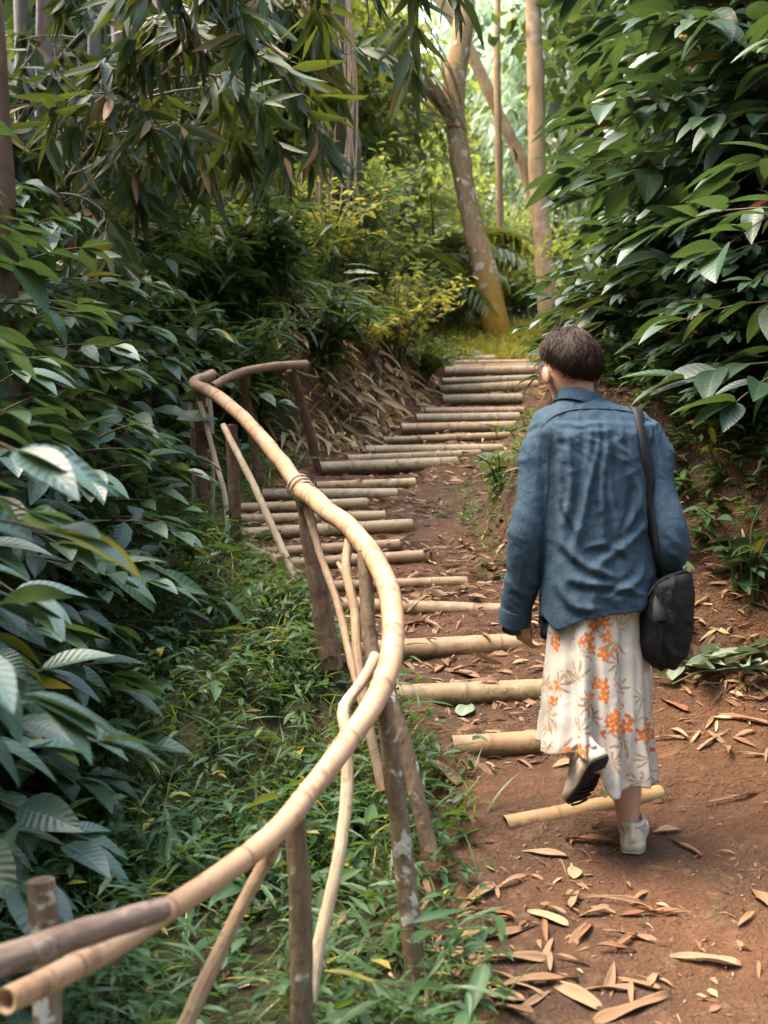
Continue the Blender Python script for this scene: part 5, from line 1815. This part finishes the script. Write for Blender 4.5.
    fn = nrm(np.cross(v2[q[:, 1]] - v2[q[:, 0]], v2[q[:, 2]] - v2[q[:, 0]]))
    fc = v[q].mean(1)
    fn = nn[q].mean(1)
    inner = (fc[:, 0] > .505) & (fc[:, 0] < .88) & (fc[:, 2] < 1.03) & (fn[:, 2] < -.35)
    smb = MB().add(v2, q[~inner])
    shirt = smb.obj('shirt', M['shirt'], per, loc=root)
    ts = shirt.modifiers.new('thickness', 'SOLIDIFY'); ts.thickness = .0025; ts.offset = -1
    bvh = BVHTree.FromPolygons([Vector(a) for a in v2], [tuple(int(k) for k in f) for f in q])

    def back(px, py, off=.004):
        """the point on the back of the shirt seen at this pixel"""
        d = Vector(P(px, py, 1.0)) - Vector((0, 0, H))
        h = bvh.ray_cast(Vector((0, 0, H)), d.normalized())
        return (np.array(h[0] + h[1] * off), np.array(h[1])) if h[0] is not None else (None, None)

    # collar: folded band round the neck
    cb = MB()
    seg = 40
    a = np.arange(seg) * 2 * PI / seg
    rows = []
    for (r1, dz, rr) in ((.0, -.004, 1.0), (.0, .03, .93), (.0, .042, .96), (.0, .036, 1.04), (.0, .004, 1.16), (.0, -.012, 1.2)):
        xx = .630 + np.cos(a) * .067 * rr
        yy = y0 + .058 + np.sin(a) * .072 * rr
        zz = 1.678 + dz * .72 - .025 * np.sin(a) * (np.sin(a) > 0) + .004 * np.cos(a * 3) - .12 * (xx - .63)
        rows.append(np.stack([xx, yy, zz], 1))
    k = np.arange(seg); k2 = (k + 1) % seg
    cb.add(np.concatenate(rows), np.concatenate([np.stack([i * seg + k, i * seg + k2, (i + 1) * seg + k2, (i + 1) * seg + k], 1) for i in range(len(rows) - 1)])[:, ::-1])
    cb.obj('collar', M['shirt'], shirt, loc=None)
    shirt.children[-1].data.transform(Matrix.Translation(-Vector(root)))
    # yoke seam across the shoulders
    pts = [back(px, py, .0015)[0] for px, py in [(541, 428), (553, 417), (568, 411), (585, 409), (602, 409), (618, 410), (632, 413), (648, 420)]]
    pts = np.array([p for p in pts if p is not None])
    sm = MB()
    tube(sm, spline(pts, 40), .0022, 6)
    so_ = sm.obj('seam', M['shirt'], shirt)
    so_.data.transform(Matrix.Translation(-Vector(root)))
    for chain in ([(543, 424), (547, 448), (548, 478), (545, 508)], [(652, 420), (656, 446), (656, 478), (653, 505)]):
        pts = np.array([p for p in (back(px, py, .001)[0] for px, py in chain) if p is not None])
        if len(pts) > 2:
            sm2 = MB()
            tube(sm2, spline(pts, 30), .0016, 6)
            sm2.obj('seam', M['shirt'], shirt).data.transform(Matrix.Translation(-Vector(root)))
    # cuffs
    for w_, dirn, r_ in ((lw + np.array([-.026, .008, .0]), nrm(np.array([-.1, .35, -1.0])), .053), (rw, nrm(rw - re), .053)):
        cm = MB()
        tube(cm, np.array([w_ - dirn * .035, w_ - dirn * .018, w_ + dirn * .0, w_ + dirn * .018]), [r_ * .97, r_ * 1.02, r_ * 1.0, r_ * 1.02], 22, hollow=True, bump=lambda p: .004 * fbm(p * 22, 2, 3))
        c_ = cm.obj('cuff', M['shirt'], shirt)
        c_.data.transform(Matrix.Translation(-Vector(root)))
    bp_, bn = back(683, 567, .002)
    if bp_ is not None:
        bb = MB(); ball(bb, bp_, (.006, .006, .006), 12)
        b_ = bb.obj('button', M['button'], shirt)
        b_.data.transform(Matrix.Translation(-Vector(root)))

    # ---- skirt
    NT_, NV = 180, 70
    th = np.arange(NT_) * 2 * PI / NT_           # 0 = right (+x), -90 deg = back (toward the camera)
    rows, lcs = [], []
    for j in range(NV):
        t = j / (NV - 1)
        sx = np.cos(th)
        hz = .575 + (.462 - .575) * ss(-.25, .12, sx) + .012 * np.sin(th * 5)
        z = 1.04 + (hz - 1.04) * t
        rx = .153 + .012 * t
        ry = .116 + .072 * t
        fold = (.35 * np.sin(th * 7 + 1.0 + .8 * np.sin(3 * t)) + .5 * np.sin(th * 13 + 2.1 - 1.2 * t + np.sin(2 * th)) + .35 * np.abs(np.sin(th * 10 - .6 + t * .7)) + .22 * np.sin(th * 23 + 2 * t))
        nz = fbm(np.stack([np.cos(th) * 2.5, np.sin(th) * 2.5, np.full(NT_, t * 3.2)], 1), 3, 21)
        k = 1 + (.004 + .15 * t ** .8) * fold + .16 * t * nz
        x = .682 + np.cos(th) * rx * k - .006 * t
        y = FY - .005 + np.sin(th) * ry * k
        bk = np.clip(-np.sin(th), 0, 1)
        # left lobe is drawn back by the lifted foot, the right one hangs over the standing leg; a valley lies between
        y = y - .06 * t ** 2 * bk * ss(.1, -.5, sx) + .02 * t * bk * ss(.1, .5, sx)
        y = y + .07 * t * bk * np.exp(-((sx + .20) / .12) ** 2)
        rows.append(np.stack([x, y, z], 1))
        lcs.append(np.stack([th * .19, 1.04 - z, np.zeros(NT_)], 1))
    V = np.concatenate(rows); A = np.concatenate(lcs)
    k = np.arange(NT_); k2 = (k + 1) % NT_
    Q = np.concatenate([np.stack([i * NT_ + k, (i + 1) * NT_ + k, (i + 1) * NT_ + k2, i * NT_ + k2], 1) for i in range(NV - 1)])
    skm = MB().add(V, Q[:, ::-1], None, A)
    sk = skm.obj('skirt', M['skirt'], per, loc=root)
    so2 = sk.modifiers.new('thickness', 'SOLIDIFY'); so2.thickness = .003; so2.offset = -1

    # ---- shoes
    def shoe(Mx, sole_mat):
        def sec(t):
            w = np.interp(t, [0, .08, .25, .45, .7, .88, 1.0], [.022, .034, .037, .036, .047, .04, .016])
            return w
        L = .262
        nt_, ns = 26, 24
        tt = np.linspace(0, 1, nt_)
        up = MB()
        a = np.arange(ns) * 2 * PI / ns
        rings = []
        for t in tt:
            w_ = sec(t)
            h = np.interp(t, [0, .06, .3, .42, .6, .85, 1], [.058, .066, .068, .074, .06, .045, .022])
            x = np.cos(a) * w_ * np.where(np.sin(a) > 0, 1 - .25 * np.sin(a) ** 2, 1)
            z = np.where(np.sin(a) > 0, np.sin(a) ** .8 if False else np.sign(np.sin(a)) * np.abs(np.sin(a)) ** .8 * h, np.sin(a) * .004) + .022
            rings.append(np.stack([x, np.full(ns, t * L), z], 1))
        k = np.arange(ns); k2 = (k + 1) % ns
        V = np.concatenate(rings + [np.array([rings[0].mean(0), rings[-1].mean(0)])])
        q = np.concatenate([np.stack([i * ns + k, i * ns + k2, (i + 1) * ns + k2, (i + 1) * ns + k], 1) for i in range(nt_ - 1)])
        t3 = np.concatenate([np.stack([k2, k, np.full(ns, nt_ * ns)], 1), np.stack([(nt_ - 1) * ns + k, (nt_ - 1) * ns + k2, np.full(ns, nt_ * ns + 1)], 1)])
        V = V + .0015 * fbm(V * 40, 2, 5)[:, None]
        up.add(V, q[:, ::-1], t3[:, ::-1])
        # padded ankle collar, heel tab and laces
        an = np.linspace(0, 2 * PI, 25)
        loft(up, [(0, .062, .05, .032, .052), (0, .062, .075, .034, .053), (0, .062, .092, .036, .054)], 24)
        tube(up, np.stack([np.cos(an) * .033, .062 + np.sin(an) * .05, .092 + .008 * np.sin(an)], 1), .009, 8, cap=False)
        tube(up, np.array([[0, .0, .045], [0, -.003, .07], [0, .006, .096]]), [.011, .012, .008], 10)
        for i in range(4):
            yy = .125 + i * .018
            tube(up, spline(np.array([[-.025, yy, .076 - i * .007], [0, yy + .004, .098 - i * .009], [.025, yy, .076 - i * .007]]), 8), .0035, 6)

        def slab(z0, z1, grow, mb_):
            out = [(sec(t) + grow, t * (L + 2 * grow) - grow) for t in np.linspace(0, 1, 22)]
            ring = np.array([(w_, y_) for w_, y_ in out] + [(-w_, y_) for w_, y_ in out[::-1]])
            m_ = len(ring)
            toe = np.interp(ring[:, 1] / L, [0, .65, 1], [0, 0, .016])
            lv = [(z0, .94), (z0 + .003, 1.0), ((z0 + z1) / 2, .985), (z1 - .003, 1.0), (z1, .93)]
            V = []
            for zz, sc in lv:
                V.append(np.stack([ring[:, 0] * sc, L / 2 + (ring[:, 1] - L / 2) * (1 - (1 - sc) * .4), zz + toe], 1))
            V = np.concatenate(V + [np.array([[0, L / 2, z0], [0, L / 2, z1]])])
            k = np.arange(m_); k2 = (k + 1) % m_
            n_ = len(lv)
            q = np.concatenate([np.stack([i * m_ + k, i * m_ + k2, (i + 1) * m_ + k2, (i + 1) * m_ + k], 1) for i in range(n_ - 1)])
            t3 = np.concatenate([np.stack([k2, k, np.full(m_, n_ * m_)], 1), np.stack([(n_ - 1) * m_ + k, (n_ - 1) * m_ + k2, np.full(m_, n_ * m_ + 1)], 1)])
            mb_.add(V, q, t3)
        s1, s2 = MB(), MB()
        slab(.008, .034, .004, s1)
        slab(0, .0085, .003, s2)
        for i in range(9):          # tread bars under the sole
            yy = .025 + i * .026
            w_ = sec(yy / L) * .8
            tube(s2, np.array([[-w_, yy, -.001], [0, yy + .008, -.001], [w_, yy, -.001]]), .004, 6)
        def put(mb_, name, mat, par):
            o = MB().join(mb_, Mx).obj(name, mat, par)
            o.data.transform(Matrix.Translation(-Vector(root)))
            return o
        s_ = put(up, 'shoe', M['shoe_white'], per)
        put(s1, 'midsole', M['shoe_mid'], s_)
        put(s2, 'outsole', M[sole_mat], s_)

    zr = gz(.775, 4.16)
    shoe(Matrix.Translation((ar[0] + .002, 4.13 - .065, zr - .004)) @ Matrix.Rotation(R(-12), 4, 'Z') @ Matrix.Rotation(R(1), 4, 'X'), 'shoe_mid')
    shoe(Matrix.Translation((.635, 3.94, .59)) @ Matrix.Rotation(R(16), 4, 'Z') @ Matrix.Rotation(R(-46), 4, 'X') @ Matrix.Rotation(R(-16), 4, 'Y') @ Matrix.Translation((0, -.02, -.035)), 'rubber')

    # ---- bag, hanging from its strap
    bc = W(669, 622, 4.06)
    bag = thing('shoulder_bag', 'black nylon shoulder bag on a wide strap over the walker\'s right shoulder', 'bag', bc)
    bm_ = MB()
    bd = 4.06
    loft(bm_, [tuple(W(672, 577, bd)) + (.045, .03, .0), tuple(W(671, 582, bd)) + (.066, .045, 0), tuple(W(669, 598, bd)) + (.078, .055, 0), tuple(W(668, 620, bd)) + (.08, .062, 0), tuple(W(666, 642, bd)) + (.077, .06, 0), tuple(W(664, 657, bd)) + (.062, .05, 0), tuple(W(663, 668, bd)) + (.034, .028, 0)], 30, .85)
    v, nn, q = voxel(bm_, .006, 5)
    wp = .03 * fbm(v * 9, 2, 61)
    dp = .006 * ridged(np.stack([v[:, 0] * 26 + wp * 30, v[:, 1] * 10, v[:, 2] * 7], 1), 62) + .004 * ridged(np.stack([(v[:, 0] + v[:, 2]) * 15 + wp * 40, v[:, 1] * 12, v[:, 2] * 14], 1), 63)
    v = v + nn * dp[:, None]
    v[:, 2] += (v[:, 0] - bc[0]) * .35 * ss(bc[2] + .02, bc[2] + .14, v[:, 2])
    MB().add(v, q).obj('pouch', M['nylon'], bag, loc=bc)
    # zip edge along the top
    zb = MB()
    tp = np.array([W(648, 596, bd - .03), W(658, 583, bd - .028), W(672, 576, bd - .025), W(686, 572, bd - .02), W(692, 580, bd - .01)])
    tube(zb, spline(tp, 24), .006, 8, bump=lambda p: .002 * fbm(p * 60, 2, 2))
    zb.obj('top_edge', M['nylon'], bag, loc=bc)
    # strap
    px_ = [(635, 408), (637, 414), (640, 430), (645, 460), (649, 490), (652, 515), (655, 540), (657, 562), (658, 580), (659, 592)]
    pts, nrs = [], []
    for a_, b_ in px_:
        h, n_ = back(a_, b_, .007)
        if h is not None:
            pts.append(h); nrs.append(n_)
    top = pts[0]
    front = [top + np.array([-.012, .16, -.10]), top + np.array([-.008, .12, -.015]), top + np.array([-.003, .055, .028])]
    pts = front + pts + [W(659, 602, bd - .062), W(660, 625, bd - .068)]
    nrs = [np.array([0, 1.0, .5]), np.array([0, .7, .7]), np.array([0, .1, 1.0])] + nrs + [np.array([0, -1.0, .1]), np.array([0, -1.0, 0])]
    P_ = spline(np.hstack([np.array(pts), np.array(nrs)]), 90)
    c_, n_ = P_[:, :3], nrm(P_[:, 3:])
    ker = np.ones(9) / 9
    for j in range(3):
        e = np.pad(c_[:, j], 4, mode='edge'); c_[:, j] = np.convolve(e, ker, 'valid')
        e = np.pad(n_[:, j], 4, mode='edge'); n_[:, j] = np.convolve(e, ker, 'valid')
    n_ = nrm(n_)
    T = nrm(np.gradient(c_, axis=0))
    sd_ = nrm(np.cross(T, n_))
    n_ = np.cross(sd_, T)
    hw, ht = .0205, .0016
    V = np.stack([c_ - sd_ * hw - n_ * ht, c_ + sd_ * hw - n_ * ht, c_ + sd_ * hw + n_ * ht, c_ - sd_ * hw + n_ * ht], 1).reshape(-1, 3)
    k = np.arange(4); k2 = (k + 1) % 4
    Q = np.concatenate([np.stack([i * 4 + k, i * 4 + k2, (i + 1) * 4 + k2, (i + 1) * 4 + k], 1) for i in range(89)])
    stp = MB().add(V, Q).obj('strap', M['webbing'], bag, smooth=False, loc=bc)


build_person()


# ------------------------------------------------------------------ camera, light, world
cam = bpy.data.cameras.new('camera')
co = bpy.data.objects.new('camera', cam)
C.objects.link(co)
co.location = (0, 0, H)
co.rotation_euler = (R(90), 0, 0)
cam.sensor_fit = 'AUTO'
cam.sensor_width = 36
cam.lens = F / 1024 * 36
cam.shift_y = -(512 - HY) / 1024
cam.clip_start = .05
cam.clip_end = 1500
cam.dof.use_dof = True
cam.dof.focus_distance = 5.2
cam.dof.aperture_fstop = 4.0
scene.camera = co

SUN_EL, SUN_AZ = R(62), R(-82)      # azimuth measured from +Y toward +X
w = bpy.data.worlds.new('World')
scene.world = w
w.use_nodes = True
nt = w.node_tree
bg = nt.nodes['Background']
sky = nt.nodes.new('ShaderNodeTexSky')
sky.sky_type = 'NISHITA'
sky.sun_disc = False
sky.sun_elevation = SUN_EL
sky.sun_rotation = SUN_AZ
sky.air_density = 1.0
sky.dust_density = 3.0
sky.ozone_density = 1.0
nt.links.new(sky.outputs[0], bg.inputs[0])
bg.inputs[1].default_value = .15
sl = bpy.data.lights.new('sun', 'SUN')
sl.energy = 1.15
sl.angle = R(40)
sl.color = (1, .9, .74)
so = bpy.data.objects.new('sun', sl)
C.objects.link(so)
sd = Vector((math.sin(SUN_AZ) * math.cos(SUN_EL), math.cos(SUN_AZ) * math.cos(SUN_EL), math.sin(SUN_EL)))
so.rotation_euler = (-sd).to_track_quat('-Z', 'Y').to_euler()

scene.view_settings.view_transform = 'Standard'
scene.view_settings.look = 'None'
scene.view_settings.exposure = 3.5
scene.view_settings.use_white_balance = True
scene.view_settings.white_balance_temperature = 7000
scene.view_settings.gamma = 1
scene.render.engine = 'CYCLES'
scene.cycles.use_denoising = True
scene.cycles.max_bounces = 6
scene.cycles.diffuse_bounces = 3
scene.cycles.glossy_bounces = 2
scene.cycles.transmission_bounces = 4
scene.cycles.transparent_max_bounces = 4
